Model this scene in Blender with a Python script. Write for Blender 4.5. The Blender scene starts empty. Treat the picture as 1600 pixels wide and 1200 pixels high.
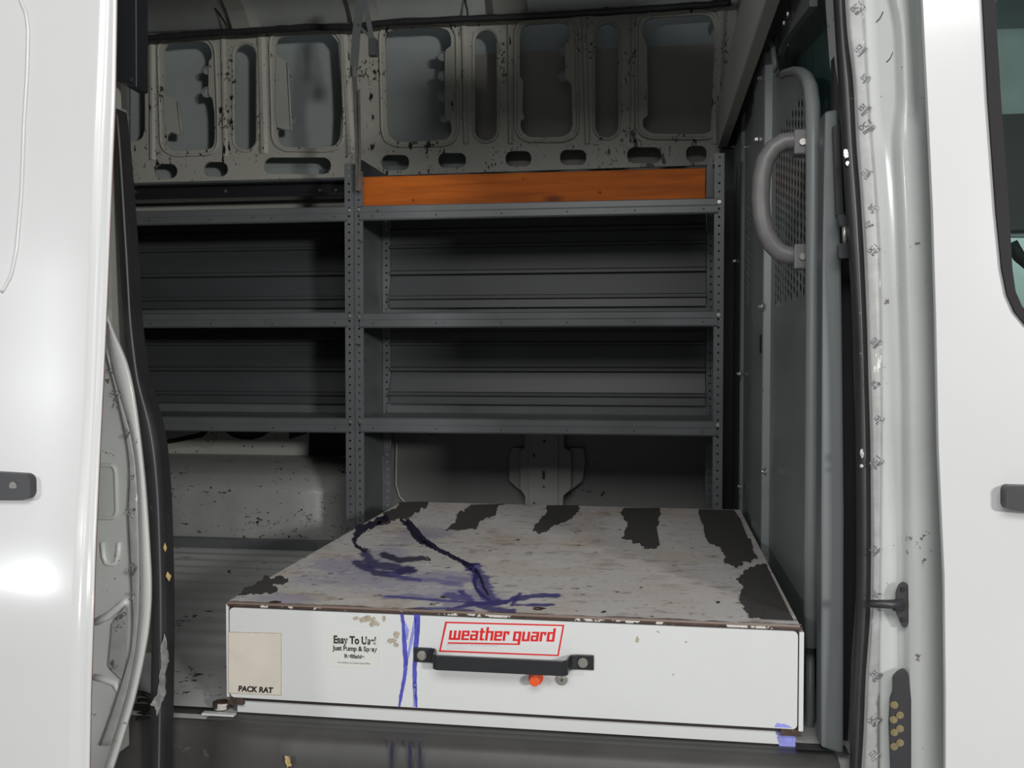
import bpy, bmesh, math, random
import numpy as np
from mathutils import Vector, Matrix
from mathutils.geometry import tessellate_polygon
random.seed(7)
S = bpy.context.scene
COL = S.collection

# ------------------------------------------------------------------ camera
FPX, YAW, PITCH, CZ = 1500.0, math.radians(7.97), math.radians(1.76), 0.672
CAM = Vector((0, 0, CZ))
FW = Vector((-math.sin(YAW)*math.cos(PITCH), math.cos(YAW)*math.cos(PITCH), -math.sin(PITCH)))
RT = Vector((math.cos(YAW), math.sin(YAW), 0))
UP = RT.cross(FW)
cd = bpy.data.cameras.new('camera'); cam = bpy.data.objects.new('camera', cd); COL.objects.link(cam)
cd.sensor_width = 36; cd.lens = FPX/1600*36; cd.clip_start = 0.05
cam.matrix_world = Matrix(((RT.x, UP.x, -FW.x, 0), (RT.y, UP.y, -FW.y, 0), (RT.z, UP.z, -FW.z, CZ), (0, 0, 0, 1)))
S.camera = cam
# ------------------------------------------------------------------ world, lights, exposure
w = bpy.data.worlds.new('world'); S.world = w; w.use_nodes = True
w.node_tree.nodes['Background'].inputs[0].default_value = (0.92, 0.98, 1.0, 1)
w.node_tree.nodes['Background'].inputs[1].default_value = 0.2
def area(name, loc, target, size, power, color=(1, 1, 1), sy=None):
    l = bpy.data.lights.new(name, 'AREA'); l.shape = 'RECTANGLE'; l.size = size; l.size_y = sy or size
    l.energy = power; l.color = color
    o = bpy.data.objects.new(name, l); COL.objects.link(o); o.location = loc
    o.rotation_euler = (Vector(target)-Vector(loc)).to_track_quat('-Z', 'Y').to_euler()
    return o
area('key_softbox', (3.1, -2.75, 1.52), (-0.4, 2.2, 0.9), 0.55, 185, (1.0, 0.985, 0.95), 0.40)
area('fill_softbox', (-3.42, -3.0, 1.55), (0.0, 2.2, 0.8), 0.34, 52, (0.96, 0.98, 1.0), 0.24)
area('added_overhead_fill', (0.2, -2.3, 3.0), (-0.2, 2.2, 0.4), 3.2, 135, (1.0, 0.99, 0.97), 1.3)  # added overhead fill that brightens the floor and drawer top
S.view_settings.view_transform = 'Standard'; S.view_settings.look = 'None'
S.view_settings.exposure = -0.18; S.view_settings.gamma = 1; S.view_settings.use_curve_mapping = False

# ------------------------------------------------------------------ helpers
def ray(px, py):
    return FW + RT*((px-800)/FPX) - UP*((py-600)/FPX)
def at(px, py, Y=None, X=None, Z=None):
    r = ray(px, py)
    if Y is not None: t = Y/r.y
    elif X is not None: t = X/r.x
    else: t = (Z-CZ)/r.z
    return CAM + r*t
def WL(o):
    v = Vector((0, 0, 0))
    while o is not None:
        v += o.location; o = o.parent
    return v
def props(o, label=None, cat=None, group=None, kind=None):
    if label: o['label'] = label
    if cat: o['category'] = cat
    if group: o['group'] = group
    if kind: o['kind'] = kind
    return o
def thing(name, loc, label, cat, group=None):
    o = bpy.data.objects.new(name, None); COL.objects.link(o); o.location = loc; o.empty_display_size = .05
    return props(o, label, cat, group)

class MB:
    def __init__(s): s.v = []; s.f = []; s.sm = []; s.mi = []
    def add(s, vs, fs, smooth=False, mi=0):
        b = len(s.v); s.v += [Vector(p) for p in vs]
        for f in fs: s.f.append(tuple(i+b for i in f)); s.sm.append(smooth); s.mi.append(mi)
        return s
    def box(s, x0, x1, y0, y1, z0, z1):
        x0, x1 = sorted((x0, x1)); y0, y1 = sorted((y0, y1)); z0, z1 = sorted((z0, z1))
        return s.add([(x, y, z) for z in (z0, z1) for y in (y0, y1) for x in (x0, x1)],
                     [(0, 2, 3, 1), (4, 5, 7, 6), (0, 1, 5, 4), (2, 6, 7, 3), (0, 4, 6, 2), (1, 3, 7, 5)])
    def plate(s, outer, t, holes=(), smooth=False, mi=0):
        """polygon with holes, extruded by vector t"""
        t = Vector(t); loops = [[Vector(p) for p in outer]]+[[Vector(p) for p in h] for h in holes]
        flat = [p for l in loops for p in l]; n = len(flat)
        tris = tessellate_polygon(loops)
        fs = [tuple(q) for q in tris]+[tuple(i+n for i in reversed(q)) for q in tris]
        k = 0
        for l in loops:
            m = len(l)
            for i in range(m):
                a, b2 = k+i, k+(i+1) % m
                fs.append((a, b2, b2+n, a+n))
            k += m
        return s.add(flat+[p+t for p in flat], fs, smooth, mi)
    def tube(s, path, r, n=10, caps=True, closed=False, rz=None, updir=None, smooth=True):
        P = [Vector(p) for p in path]; m = len(P); rings = []
        R = r if isinstance(r, (list, tuple)) else [r]*m
        prev = None
        for i, p in enumerate(P):
            a = P[(i-1) % m] if (i > 0 or closed) else P[0]
            b = P[(i+1) % m] if (i < m-1 or closed) else P[-1]
            d = (b-a).normalized()
            if updir is not None: u = Vector(updir)
            elif prev is None: u = Vector((0, 0, 1)) if abs(d.z) < .9 else Vector((0, 1, 0))
            else: u = prev
            u = (u-d*u.dot(d)).normalized(); prev = u; v = d.cross(u)
            r2 = rz if rz is not None else R[i]
            rings.append([p+u*(R[i]*math.cos(2*math.pi*k/n))+v*(r2*math.sin(2*math.pi*k/n)) for k in range(n)])
        vs = [q for g in rings for q in g]; fs = []
        for i in range(m if closed else m-1):
            j = (i+1) % m
            for k in range(n):
                l = (k+1) % n
                fs.append((i*n+k, i*n+l, j*n+l, j*n+k))
        if caps and not closed:
            fs.append(tuple(reversed(range(n)))); fs.append(tuple((m-1)*n+k for k in range(n)))
        return s.add(vs, fs, smooth)
    def cyl(s, c, d, r, h, n=20, r2=None):
        c = Vector(c); d = Vector(d).normalized()
        return s.tube([c, c+d*h], [r, r if r2 is None else r2], n, smooth=False)
    def ribbon(s, path, wdir, wd, t):
        """bent strip: path, width along wdir, thickness t"""
        P = [Vector(p) for p in path]; W = Vector(wdir).normalized()*wd/2; m = len(P); vs = []
        for i, p in enumerate(P):
            a = P[max(i-1, 0)]; b = P[min(i+1, m-1)]
            nrm = (b-a).normalized().cross(W.normalized()).normalized()*t/2
            vs += [p-W-nrm, p+W-nrm, p+W+nrm, p-W+nrm]
        fs = [(0, 1, 2, 3), tuple((m-1)*4+k for k in (3, 2, 1, 0))]
        for i in range(m-1):
            for k in range(4):
                l = (k+1) % 4; fs.append((i*4+k, i*4+4+k, i*4+4+l, i*4+l))
        return s.add(vs, fs)
    def loft(s, cols, closed=False, smooth=True):
        """cols: list of point columns of equal length"""
        m = len(cols[0]); vs = [p for c in cols for p in c]; fs = []
        for i in range(len(cols)-1):
            for k in range(m-1):
                fs.append((i*m+k, i*m+m+k, i*m+m+k+1, i*m+k+1))
        return s.add(vs, fs, smooth)
    def build(s, name, mat, parent=None, bevel=0, solid=0, seg=2, auto=None):
        o0 = WL(parent) if parent else (s.origin if hasattr(s, 'origin') else Vector((0, 0, 0)))
        me = bpy.data.meshes.new(name)
        me.from_pydata([tuple(p-o0) for p in s.v], [], s.f); me.update()
        me.polygons.foreach_set('use_smooth', s.sm)
        for mm in (mat if isinstance(mat, (list, tuple)) else [mat]): me.materials.append(mm)
        me.polygons.foreach_set('material_index', s.mi)
        bm = bmesh.new(); bm.from_mesh(me); bmesh.ops.recalc_face_normals(bm, faces=bm.faces); bm.to_mesh(me); bm.free()
        o = bpy.data.objects.new(name, me); COL.objects.link(o)
        if parent: o.parent = parent
        elif hasattr(s, 'origin'): o.location = s.origin
        if solid:
            m = o.modifiers.new('solid', 'SOLIDIFY'); m.thickness = abs(solid); m.offset = 0
        if bevel:
            m = o.modifiers.new('bevel', 'BEVEL'); m.width = bevel; m.segments = seg; m.limit_method = 'ANGLE'; m.angle_limit = math.radians(40)
        return o
def struct(o): o['kind'] = 'structure'; return o

def resample(tr, ys):
    xs = [a for a, b in tr]; yy = [b for a, b in tr]
    return np.interp(ys, yy, xs)
def smooth_tr(tr, ys, k=3):
    v = resample(tr, ys); 
    for _ in range(k): v = np.concatenate(([v[0]], (v[:-2]+2*v[1:-1]+v[2:])/4, [v[-1]]))
    return v
def jag(pts, amp, levels=3, seed=0, keep=()):
    r = random.Random(seed); P = [tuple(p) for p in pts]; keepset = set(keep)
    E = [(P[i], P[(i+1) % len(P)], i in keepset) for i in range(len(P))]; a = amp
    for _ in range(levels):
        N = []
        for p, q, k in E:
            L = math.hypot(q[0]-p[0], q[1]-p[1])
            if k or L < 2: N.append((p, q, k)); continue
            o = r.uniform(-1, 1)*min(a, L*.35)
            nx, ny = -(q[1]-p[1])/L, (q[0]-p[0])/L; t = r.uniform(.35, .65)
            m = (p[0]+(q[0]-p[0])*t+nx*o, p[1]+(q[1]-p[1])*t+ny*o)
            N += [(p, m, k), (m, q, k)]
        E = N; a *= .62
    return [p for p, q, k in E]
def band(path, widths, n=6, seed=0, amp=1.5):
    """polygon outline around a polyline with varying widths (2D)"""
    r = random.Random(seed); P = []; W = []
    for i in range(len(path)-1):
        for k in range(n):
            t = k/n; P.append((path[i][0]*(1-t)+path[i+1][0]*t, path[i][1]*(1-t)+path[i+1][1]*t)); W.append(widths[i]*(1-t)+widths[i+1]*t)
    P.append(path[-1]); W.append(widths[-1]); L = []; R = []
    for i, p in enumerate(P):
        a = P[max(i-1, 0)]; b = P[min(i+1, len(P)-1)]; d = math.hypot(b[0]-a[0], b[1]-a[1]) or 1
        nx, ny = -(b[1]-a[1])/d, (b[0]-a[0])/d
        L.append((p[0]+nx*(W[i]/2+r.uniform(-amp, amp)*.5), p[1]+ny*(W[i]/2+r.uniform(-amp, amp)*.5)))
        R.append((p[0]-nx*(W[i]/2+r.uniform(-amp, amp)*.5), p[1]-ny*(W[i]/2+r.uniform(-amp, amp)*.5)))
    return L+R[::-1]
def rrect(x0, y0, x1, y1, r, n=5):
    r = min(r, abs(x1-x0)/2-.01, abs(y1-y0)/2-.01); P = []
    for cx, cy, a in ((x1-r, y0+r, -90), (x1-r, y1-r, 0), (x0+r, y1-r, 90), (x0+r, y0+r, 180)):
        for k in range(n+1):
            t = math.radians(a+90*k/n); P.append((cx+r*math.cos(t), cy+r*math.sin(t)))
    return P
def roundpoly(pts, r, n=4):
    out = []; m = len(pts)
    for i in range(m):
        p = Vector(pts[i]); a = Vector(pts[i-1]); b = Vector(pts[(i+1) % m])
        da, db = (a-p), (b-p); rr = min(r, da.length*.45, db.length*.45)
        A = p+da.normalized()*rr; B = p+db.normalized()*rr
        for k in range(n+1):
            t = k/n; out.append(tuple(A*(1-t)**2+p*2*t*(1-t)+B*t*t))
    return out

# ------------------------------------------------------------------ materials
def srgb(r, g, b):
    f = lambda c: (c/255/12.92) if c/255 <= .04045 else ((c/255+.055)/1.055)**2.4
    return (f(r), f(g), f(b), 1)
def pm(name, col, rough=.5, metal=0., var=.08, vs=6., specks=(), bump=0., bscale=60., coat=0., stretch=(1, 1, 1), spec=.5):
    """painted surface: base colour with soft mottling plus sharp-edged specks: (colour, threshold, scale, stretch)"""
    m = bpy.data.materials.new(name); m.use_nodes = True; nt = m.node_tree; N = nt.nodes; L = nt.links
    b = N['Principled BSDF']; b.inputs['Roughness'].default_value = rough; b.inputs['Metallic'].default_value = metal
    b.inputs['Coat Weight'].default_value = coat; b.inputs['Coat Roughness'].default_value = .08
    b.inputs['Specular IOR Level'].default_value = spec
    tc = N.new('ShaderNodeTexCoord')
    def noise(scale, detail, st, r=.6):
        mp = N.new('ShaderNodeMapping'); mp.inputs['Scale'].default_value = st; L.new(tc.outputs['Object'], mp.inputs[0])
        n = N.new('ShaderNodeTexNoise'); n.inputs['Scale'].default_value = scale; n.inputs['Detail'].default_value = detail
        n.inputs['Roughness'].default_value = r; L.new(mp.outputs[0], n.inputs['Vector']); return n
    n = noise(vs, 5, stretch)
    mr = N.new('ShaderNodeMapRange'); mr.inputs['From Min'].default_value = .3; mr.inputs['From Max'].default_value = .7
    mr.inputs['To Min'].default_value = 1-var; mr.inputs['To Max'].default_value = 1+var; L.new(n.outputs['Fac'], mr.inputs['Value'])
    mx = N.new('ShaderNodeVectorMath'); mx.operation = 'SCALE'; mx.inputs[0].default_value = col[:3]; L.new(mr.outputs[0], mx.inputs['Scale'])
    cur = mx.outputs[0]
    for sp in specks:
        c2, thr, sc, st = sp[:4]
        n2 = noise(sc, 7, st, .68); g = N.new('ShaderNodeMath'); g.operation = 'MULTIPLY_ADD'
        n3 = noise(sc*.12, 3, st); g.inputs[1].default_value = 1.0
        L.new(n2.outputs['Fac'], g.inputs[0]); h = N.new('ShaderNodeMath'); h.operation = 'MULTIPLY'; h.inputs[1].default_value = .5
        L.new(n3.outputs['Fac'], h.inputs[0]); L.new(h.outputs[0], g.inputs[2])
        k = N.new('ShaderNodeMapRange'); k.inputs['From Min'].default_value = thr; k.inputs['From Max'].default_value = thr+(sp[4] if len(sp) > 4 else .015)
        L.new(g.outputs[0], k.inputs['Value'])
        mm = N.new('ShaderNodeMix'); mm.data_type = 'RGBA'; L.new(k.outputs[0], mm.inputs['Factor']); L.new(cur, mm.inputs['A']); mm.inputs['B'].default_value = c2
        cur = mm.outputs['Result']
    L.new(cur, b.inputs['Base Color'])
    if bump:
        n4 = noise(bscale, 3, (1, 1, 1)); bp = N.new('ShaderNodeBump'); bp.inputs['Strength'].default_value = bump; bp.inputs['Distance'].default_value = .002
        L.new(n4.outputs['Fac'], bp.inputs['Height']); L.new(bp.outputs[0], b.inputs['Normal'])
    return m
DK = (.006, .006, .006, 1)
M = {}
M['white'] = pm('white_body_paint', (.575, .58, .58, 1), .22, var=.015, coat=.35)
M['jamb'] = pm('white_jamb_paint', (.60, .615, .60, 1), .32, var=.05, coat=.2, specks=[((.2, .17, .13, 1), .93, 60, (1, 1, 1))])
M['primer'] = pm('beige_primer_steel', (.38, .375, .335, 1), .5, var=.1, vs=3, specks=[(DK, .882, 34, (1.0, 1, .38)), ((.03, .025, .018, 1), .888, 110, (1, 1, .6))])
M['primer_clean'] = pm('beige_primer_plain', (.36, .365, .335, 1), .5, var=.08, vs=3)
M['skin'] = pm('grey_blue_inner_skin', (.28, .31, .315, 1), .45, var=.08, vs=2.5, specks=[((.11, .12, .12, 1), .93, 12, (1, 1, .3))])
M['skin_pad'] = pm('brown_damping_pad', (.26, .245, .22, 1), .55, var=.1, vs=4)
M['arch'] = pm('worn_grey_arch', (.29, .29, .283, 1), .42, var=.1, vs=4, specks=[(DK, .90, 85, (.6, 1, 1)), ((.02, .02, .02, 1), .915, 150, (.35, 1, 1)), ((.02, .02, .02, 1), .935, 30, (1, 1, 1))], bump=.15)
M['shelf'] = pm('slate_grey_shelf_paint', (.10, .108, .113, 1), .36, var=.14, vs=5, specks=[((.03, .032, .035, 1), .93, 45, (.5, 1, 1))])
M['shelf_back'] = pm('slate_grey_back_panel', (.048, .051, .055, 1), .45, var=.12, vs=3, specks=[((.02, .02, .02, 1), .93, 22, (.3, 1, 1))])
M['bulk'] = pm('grey_green_bulkhead_paint', (.225, .245, .245, 1), .36, var=.1, vs=4, specks=[((.3, .3, .29, 1), .955, 55, (1, 1, .35))])
M['post'] = pm('blue_grey_post_paint', (.138, .152, .155, 1), .4, var=.04)
M['handle'] = pm('taupe_plastic', (.15, .145, .145, 1), .42, var=.04)
M['wood'] = None
M['black'] = pm('black_rubber', (.022, .022, .024, 1), .5, var=.2, vs=20, specks=[((.12, .12, .12, 1), .95, 40, (1, 1, 1))])
M['rubber'] = pm('dusty_rubber', (.038, .036, .038, 1), .45, var=.15, vs=15, specks=[((.25, .24, .24, 1), .945, 55, (1, 1, 1))])
M['blackm'] = pm('black_powder_coat', (.018, .019, .022, 1), .32, var=.1, vs=20)
M['bplastic'] = pm('black_door_plastic', (.03, .03, .034, 1), .42, var=.05)
M['chrome'] = pm('zinc_bolt', (.62, .60, .57, 1), .25, .9, var=.15, vs=80)
M['steel'] = pm('dull_steel', (.42, .40, .37, 1), .38, .75, var=.2, vs=30)
M['foil'] = pm('crumpled_foil', (.75, .74, .73, 1), .25, .85, var=.3, vs=60, bump=.8, bscale=90)
M['floor'] = pm('grey_floor_coating', (.58, .58, .575, 1), .35, var=.14, vs=3, specks=[((.03, .03, .03, 1), .905, 38, (1, 1, 1)), ((.26, .25, .23, 1), .90, 14, (.4, 1, 1), .06)])
M['step'] = pm('dark_grey_step_plastic', (.05, .048, .047, 1), .48, var=.22, vs=7, specks=[((.12, .115, .105, 1), .91, 26, (.6, 1, 1), .05)])
M['box'] = pm('white_enamel', (.60, .61, .61, 1), .3, var=.02, coat=.2, specks=[((.24, .19, .13, 1), .975, 55, (1, 1, 1))])
M['rust'] = pm('rusted_edge', (.055, .032, .025, 1), .7, var=.4, vs=60, specks=[((.55, .53, .5, 1), .80, 30, (1, 1, 1))])
M['chip'] = pm('chipped_bare_patch', (.36, .31, .24, 1), .6, var=.3, vs=120)
M['grip'] = pm('charcoal_grit_tape', (.05, .047, .044, 1), .85, var=.3, vs=220, specks=[((.25, .22, .18, 1), .985, 60, (1, 1, 1))], bump=.4, bscale=400)
M['blue'] = pm('blue_paint_drip', (.075, .075, .42, 1), .3, var=.3, vs=30)
M['blue_light'] = pm('thin_blue_paint', (.25, .27, .66, 1), .35, var=.2, vs=40)
M['inkdark'] = pm('dark_ink_crust', (.022, .019, .045, 1), .5, var=.4, vs=80)
M['ink'] = pm('violet_ink', (.045, .04, .17, 1), .4, var=.4, vs=70)
M['label'] = pm('cream_sticker', (.62, .57, .50, 1), .4, var=.05, vs=20)
M['labelw'] = pm('white_sticker', (.64, .64, .645, 1), .35, var=.02)
M['labelo'] = pm('offwhite_sticker', (.60, .60, .575, 1), .4, var=.02)
M['red'] = pm('red_print', (.62, .018, .018, 1), .4, var=.05)
M['print'] = pm('black_print', (.02, .016, .015, 1), .5, var=.1)
M['worn'] = pm('worn_black_print', (.03, .028, .025, 1), .5, var=.1, specks=[((.60, .60, .575, 1), .85, 200, (2.2, 1, .6))])
M['faint'] = pm('faint_grey_print', (.48, .47, .47, 1), .5, var=.1)
M['orange'] = pm('orange_plastic', (.72, .09, .018, 1), .35, var=.08, vs=80)
M['brass'] = pm('dull_brass', (.27, .22, .12, 1), .45, .5, var=.2, vs=80)
M['tape'] = pm('grey_film_tape', (.31, .315, .31, 1), .42, var=.16, vs=30, specks=[((.62, .62, .62, 1), .85, 30, (1, 1, .4))])
M['tapeprint'] = pm('tape_print', (.10, .10, .105, 1), .6, var=.4, vs=120, specks=[((.4, .4, .4, 1), .80, 260, (1, 1, 1))])
M['leaf'] = pm('dry_leaf', (.42, .3, .12, 1), .7, var=.3, vs=80)
M['dark'] = pm('dark_plastic_and_shade', (.02, .021, .022, 1), .6, var=.2)  # cab plastic; also stands for the shade in gaps and cut-outs
M['cabgrey'] = pm('cab_trim_as_reflection', (.36, .42, .42, 1), .6, var=.15)  # paled to stand in for the reflection in the cab door glass
M['cablight'] = pm('cab_pale_trim', (.6, .66, .64, 1), .5, var=.05)
M['teal'] = pm('scratched_teal_plastic', (.05, .105, .097, 1), .28, var=.5, vs=9, specks=[((.14, .19, .18, 1), .84, 22, (1, .5, .16), .09)], stretch=(1, 1, .3))
def wood():
    m = bpy.data.materials.new('varnished_orange_pine'); m.use_nodes = True; nt = m.node_tree; N = nt.nodes; L = nt.links; b = N['Principled BSDF']
    tc = N.new('ShaderNodeTexCoord'); mp = N.new('ShaderNodeMapping'); mp.inputs['Scale'].default_value = (1.2, 4, 14); L.new(tc.outputs['Object'], mp.inputs[0])
    n = N.new('ShaderNodeTexNoise'); n.inputs['Scale'].default_value = 3; n.inputs['Detail'].default_value = 8; n.inputs['Distortion'].default_value = .6; L.new(mp.outputs[0], n.inputs[0])
    r = N.new('ShaderNodeValToRGB'); e = r.color_ramp.elements; e[0].position = .3; e[0].color = (.27, .062, .006, 1); e[1].position = .75; e[1].color = (.50, .125, .014, 1)
    L.new(n.outputs[0], r.inputs[0]); cur = r.outputs[0]
    for (kx, kz, rx, rz) in ((.075, .012, .038, .017), (.218, .030, .007, .006), (-.37, .02, .006, .005), (-.02, .078, .004, .003)):
        mp2 = N.new('ShaderNodeMapping'); mp2.vector_type = 'POINT'; mp2.inputs['Location'].default_value = (-kx/rx, 0, -kz/rz); mp2.inputs['Scale'].default_value = (1/rx, 0, 1/rz)
        L.new(tc.outputs['Object'], mp2.inputs[0]); ln = N.new('ShaderNodeVectorMath'); ln.operation = 'LENGTH'; L.new(mp2.outputs[0], ln.inputs[0])
        k = N.new('ShaderNodeMapRange'); k.inputs['From Min'].default_value = 1.15; k.inputs['From Max'].default_value = .35; L.new(ln.outputs['Value'], k.inputs['Value'])
        a = N.new('ShaderNodeMath'); a.operation = 'MULTIPLY'; a.inputs[1].default_value = .8; L.new(k.outputs[0], a.inputs[0])
        mm = N.new('ShaderNodeMix'); mm.data_type = 'RGBA'; L.new(a.outputs[0], mm.inputs['Factor']); L.new(cur, mm.inputs['A']); mm.inputs['B'].default_value = (.09, .022, .006, 1); cur = mm.outputs['Result']
    L.new(cur, b.inputs['Base Color']); b.inputs['Roughness'].default_value = .6; b.inputs['Specular IOR Level'].default_value = .15
    return m
M['wood'] = wood()
def glass(name, col, rough=.02, tr=.85):
    m = bpy.data.materials.new(name); m.use_nodes = True; N = m.node_tree.nodes; L = m.node_tree.links; N.remove(N['Principled BSDF'])
    g = N.new('ShaderNodeBsdfGlossy'); g.inputs['Roughness'].default_value = rough; t = N.new('ShaderNodeBsdfTransparent'); t.inputs[0].default_value = col
    f = N.new('ShaderNodeFresnel'); f.inputs[0].default_value = 1.5; x = N.new('ShaderNodeMixShader'); L.new(f.outputs[0], x.inputs[0]); L.new(t.outputs[0], x.inputs[1]); L.new(g.outputs[0], x.inputs[2])
    L.new(x.outputs[0], N['Material Output'].inputs[0]); return m
M['glass'] = glass('tinted_cab_glass', (.70, .80, .78, 1))

# ------------------------------------------------------------------ shell
YW = 3.38            # far inner wall panel
def slab(name, m, *b, **k):
    q = MB(); q.box(*b); return struct(q.build(name, m, **k))
slab('ground', pm('concrete_ground', (.3, .3, .29, 1), .7, var=.1), -6, 6, -6, 6, -.72, -.70)
# ribbed cargo floor: ridges run along the van
q = MB(); prof = []; y = 1.70
y = 2.0
prof = [(1.655, .0), (1.95, .0)]
while y < 3.4:
    for k in range(6): prof.append((y+k*.016, .0035-.0035*math.cos(k*math.pi/3)))
    y += .096
prof.append((3.46, 0))
q.loft([[Vector((x, a, z)) for a, z in prof] for x in (-3.2, .30)], smooth=True)
q.box(-3.2, 3.2, 1.67, 3.46, -.05, -.0015)
struct(q.build('floor', M['floor']))
# roof: skin and shallow cove along the far edge
q = MB(); pr = [(3.40, 1.865), (3.385, 1.875), (3.33, 1.925), (3.24, 1.99), (3.08, 2.05), (2.6, 2.09), (1.9, 2.07), (1.62, 2.0)]
q.loft([[Vector((x, a, z)) for a, z in pr] for x in (-3.2, 3.2)], smooth=True)
struct(q.build('ceiling', pm('pale_roof_skin', (.68, .72, .71, 1), .45, var=.06), solid=.004))
# roof bows
def roofbow(x0, x1, name='trim_1'):
    q = MB(); a = [(3.378, 1.84), (3.31, 1.905), (3.22, 1.965), (3.06, 2.015), (2.6, 2.045), (1.9, 2.03)]
    wd = x1-x0
    secs = [(x0, .045), (x0+.25*wd, 0), (x1-.25*wd, 0), (x1, .045)]
    q.loft([[Vector((xx, p+dz*.4, z+dz*.8)) for p, z in a] for xx, dz in secs], smooth=False)
    return q
for i, (a, b) in enumerate(((at(262, 30, Y=3.3).x-.28, at(262, 30, Y=3.3).x-.14), (at(345, 45, Y=3.33).x, at(400, 40, Y=3.33).x), (at(640, 20, Y=3.33).x-.25, at(640, 20, Y=3.33).x-.11), (at(760, 10, Y=3.33).x-.02, at(800, 10, Y=3.33).x+.06))):
    o = struct(roofbow(a, b).build('trim_%d' % (i+1), M['primer_clean'], solid=.003))
# outer skin behind the cut-outs, rear end, near side beyond the opening, header over the opening, cab shell
slab('wall_far_skin', M['skin'], -3.2, .55, 3.475, 3.50, -.05, 2.0)
q = MB(); q.box(at(735, 100, Y=3.47).x, at(1120, 100, Y=3.47).x, 3.466, 3.475, 1.30, at(800, 82, Y=3.46).z); struct(q.build('trim_6', M['skin_pad']))
slab('wall_rear', M['primer_clean'], -3.24, -3.2, 1.58, 3.5, -.05, 2.12)
xl = at(236, 700, Y=1.64).x
slab('wall_near', M['primer_clean'], -3.2, xl-.05, 1.60, 1.64, -.05, 2.12)
slab('wall_header', M['primer_clean'], xl-.05, .5, 1.60, 1.64, 1.80, 2.12)

# far inner wall panel with its stamped windows and slots
W = lambda p, Y=YW: at(p[0], p[1], Y=Y)
def z1(l): return [(160+x/3.2, y/3.2) for x, y in l]
def z2(l): return [(560+x/2.5, y/2.5) for x, y in l]
winB = z1([(306, 300), (306, 245), (330, 212), (500, 206), (530, 222), (548, 262), (546, 292), (533, 303), (530, 330), (530, 475), (550, 492), (560, 560), (562, 690), (555, 735), (525, 748), (355, 757), (328, 738), (320, 700), (320, 676), (345, 665), (398, 674), (388, 590), (376, 508), (345, 488), (307, 480)])
winD = z1([(864, 230), (872, 195), (895, 183), (1120, 168), (1150, 175), (1180, 215), (1190, 290), (1197, 560), (1190, 690), (1165, 728), (1110, 738), (915, 737), (885, 715), (874, 672), (876, 642), (945, 652), (940, 600), (926, 312), (905, 296), (866, 277)])
winE = z2([(104, 150), (115, 122), (145, 112), (320, 108), (350, 118), (362, 145), (362, 182), (342, 190), (338, 210), (337, 445), (345, 470), (362, 478), (364, 520), (345, 545), (200, 555), (145, 552), (120, 530), (112, 490)])
winG = z2([(630, 140), (640, 105), (665, 96), (790, 86), (820, 98), (830, 125), (828, 152), (810, 162), (807, 180), (808, 310), (832, 326), (836, 490), (825, 520), (790, 536), (670, 536), (645, 520), (632, 495), (634, 470), (652, 462), (640, 440), (644, 312), (630, 300)])
winI = z2([(1108, 105), (1120, 78), (1150, 68), (1345, 56), (1375, 66), (1390, 100), (1394, 300), (1388, 490), (1372, 515), (1345, 524), (1150, 522), (1122, 508), (1110, 490), (1112, 462), (1130, 455), (1127, 160), (1108, 142)])
winA = z1([(0, 300), (10, 262), (40, 248), (160, 245), (195, 262), (212, 300), (213, 640), (200, 690), (170, 708), (20, 715), (4, 690)])
wl0 = [(a-175, b+8) for a, b in z1([(306, 245), (330, 212), (500, 206), (548, 262), (562, 690), (525, 748), (355, 757), (320, 700)])]
slots = [rrect(367, 69, 400, 234, 17), rrect(742, 47, 776, 220, 17), rrect(930, 37, 966, 215, 18), rrect(178, 254, 205, 283, 10),
         rrect(241, 256, 277, 279, 11), rrect(318, 253, 356, 276, 11), rrect(412, 246, 517, 272, 12), rrect(596, 242, 639, 266, 10), rrect(685, 239, 728, 262, 10),
         rrect(790, 236, 830, 260, 10), rrect(875, 234, 916, 258, 10), rrect(980, 230, 1033, 255, 11), rrect(1072, 228, 1104, 253, 10)]
outer = [W((-60, 70)), W((215, 63)), W((560, 44)), W((1125, 6)), W((1240, 2)), W((1240, 248)), W((1100, 258)), W((612, 274)), W((203, 296)), W((-60, 306))]
for p in outer[:5]: p.z += .02
q = MB(); holes = [[W(p) for p in roundpoly(h, 4, 2)] for h in (winA, winB, winD, winE, winG, winI, wl0)]+[[W(p) for p in s] for s in slots]
q.plate(outer, (0, .012, 0), holes)
back = q.build('wall_back', M['primer'], bevel=.003, seg=2); struct(back)
def grow(pts, d):
    m = len(pts); out = []; A = sum(pts[i][0]*pts[(i+1) % m][1]-pts[(i+1) % m][0]*pts[i][1] for i in range(m)); sg = 1 if A > 0 else -1
    for i in range(m):
        a, b = pts[i-1], pts[(i+1) % m]; L = math.hypot(b[0]-a[0], b[1]-a[1]) or 1
        out.append((pts[i][0]+sg*(b[1]-a[1])/L*d, pts[i][1]-sg*(b[0]-a[0])/L*d))
    return out
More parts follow.
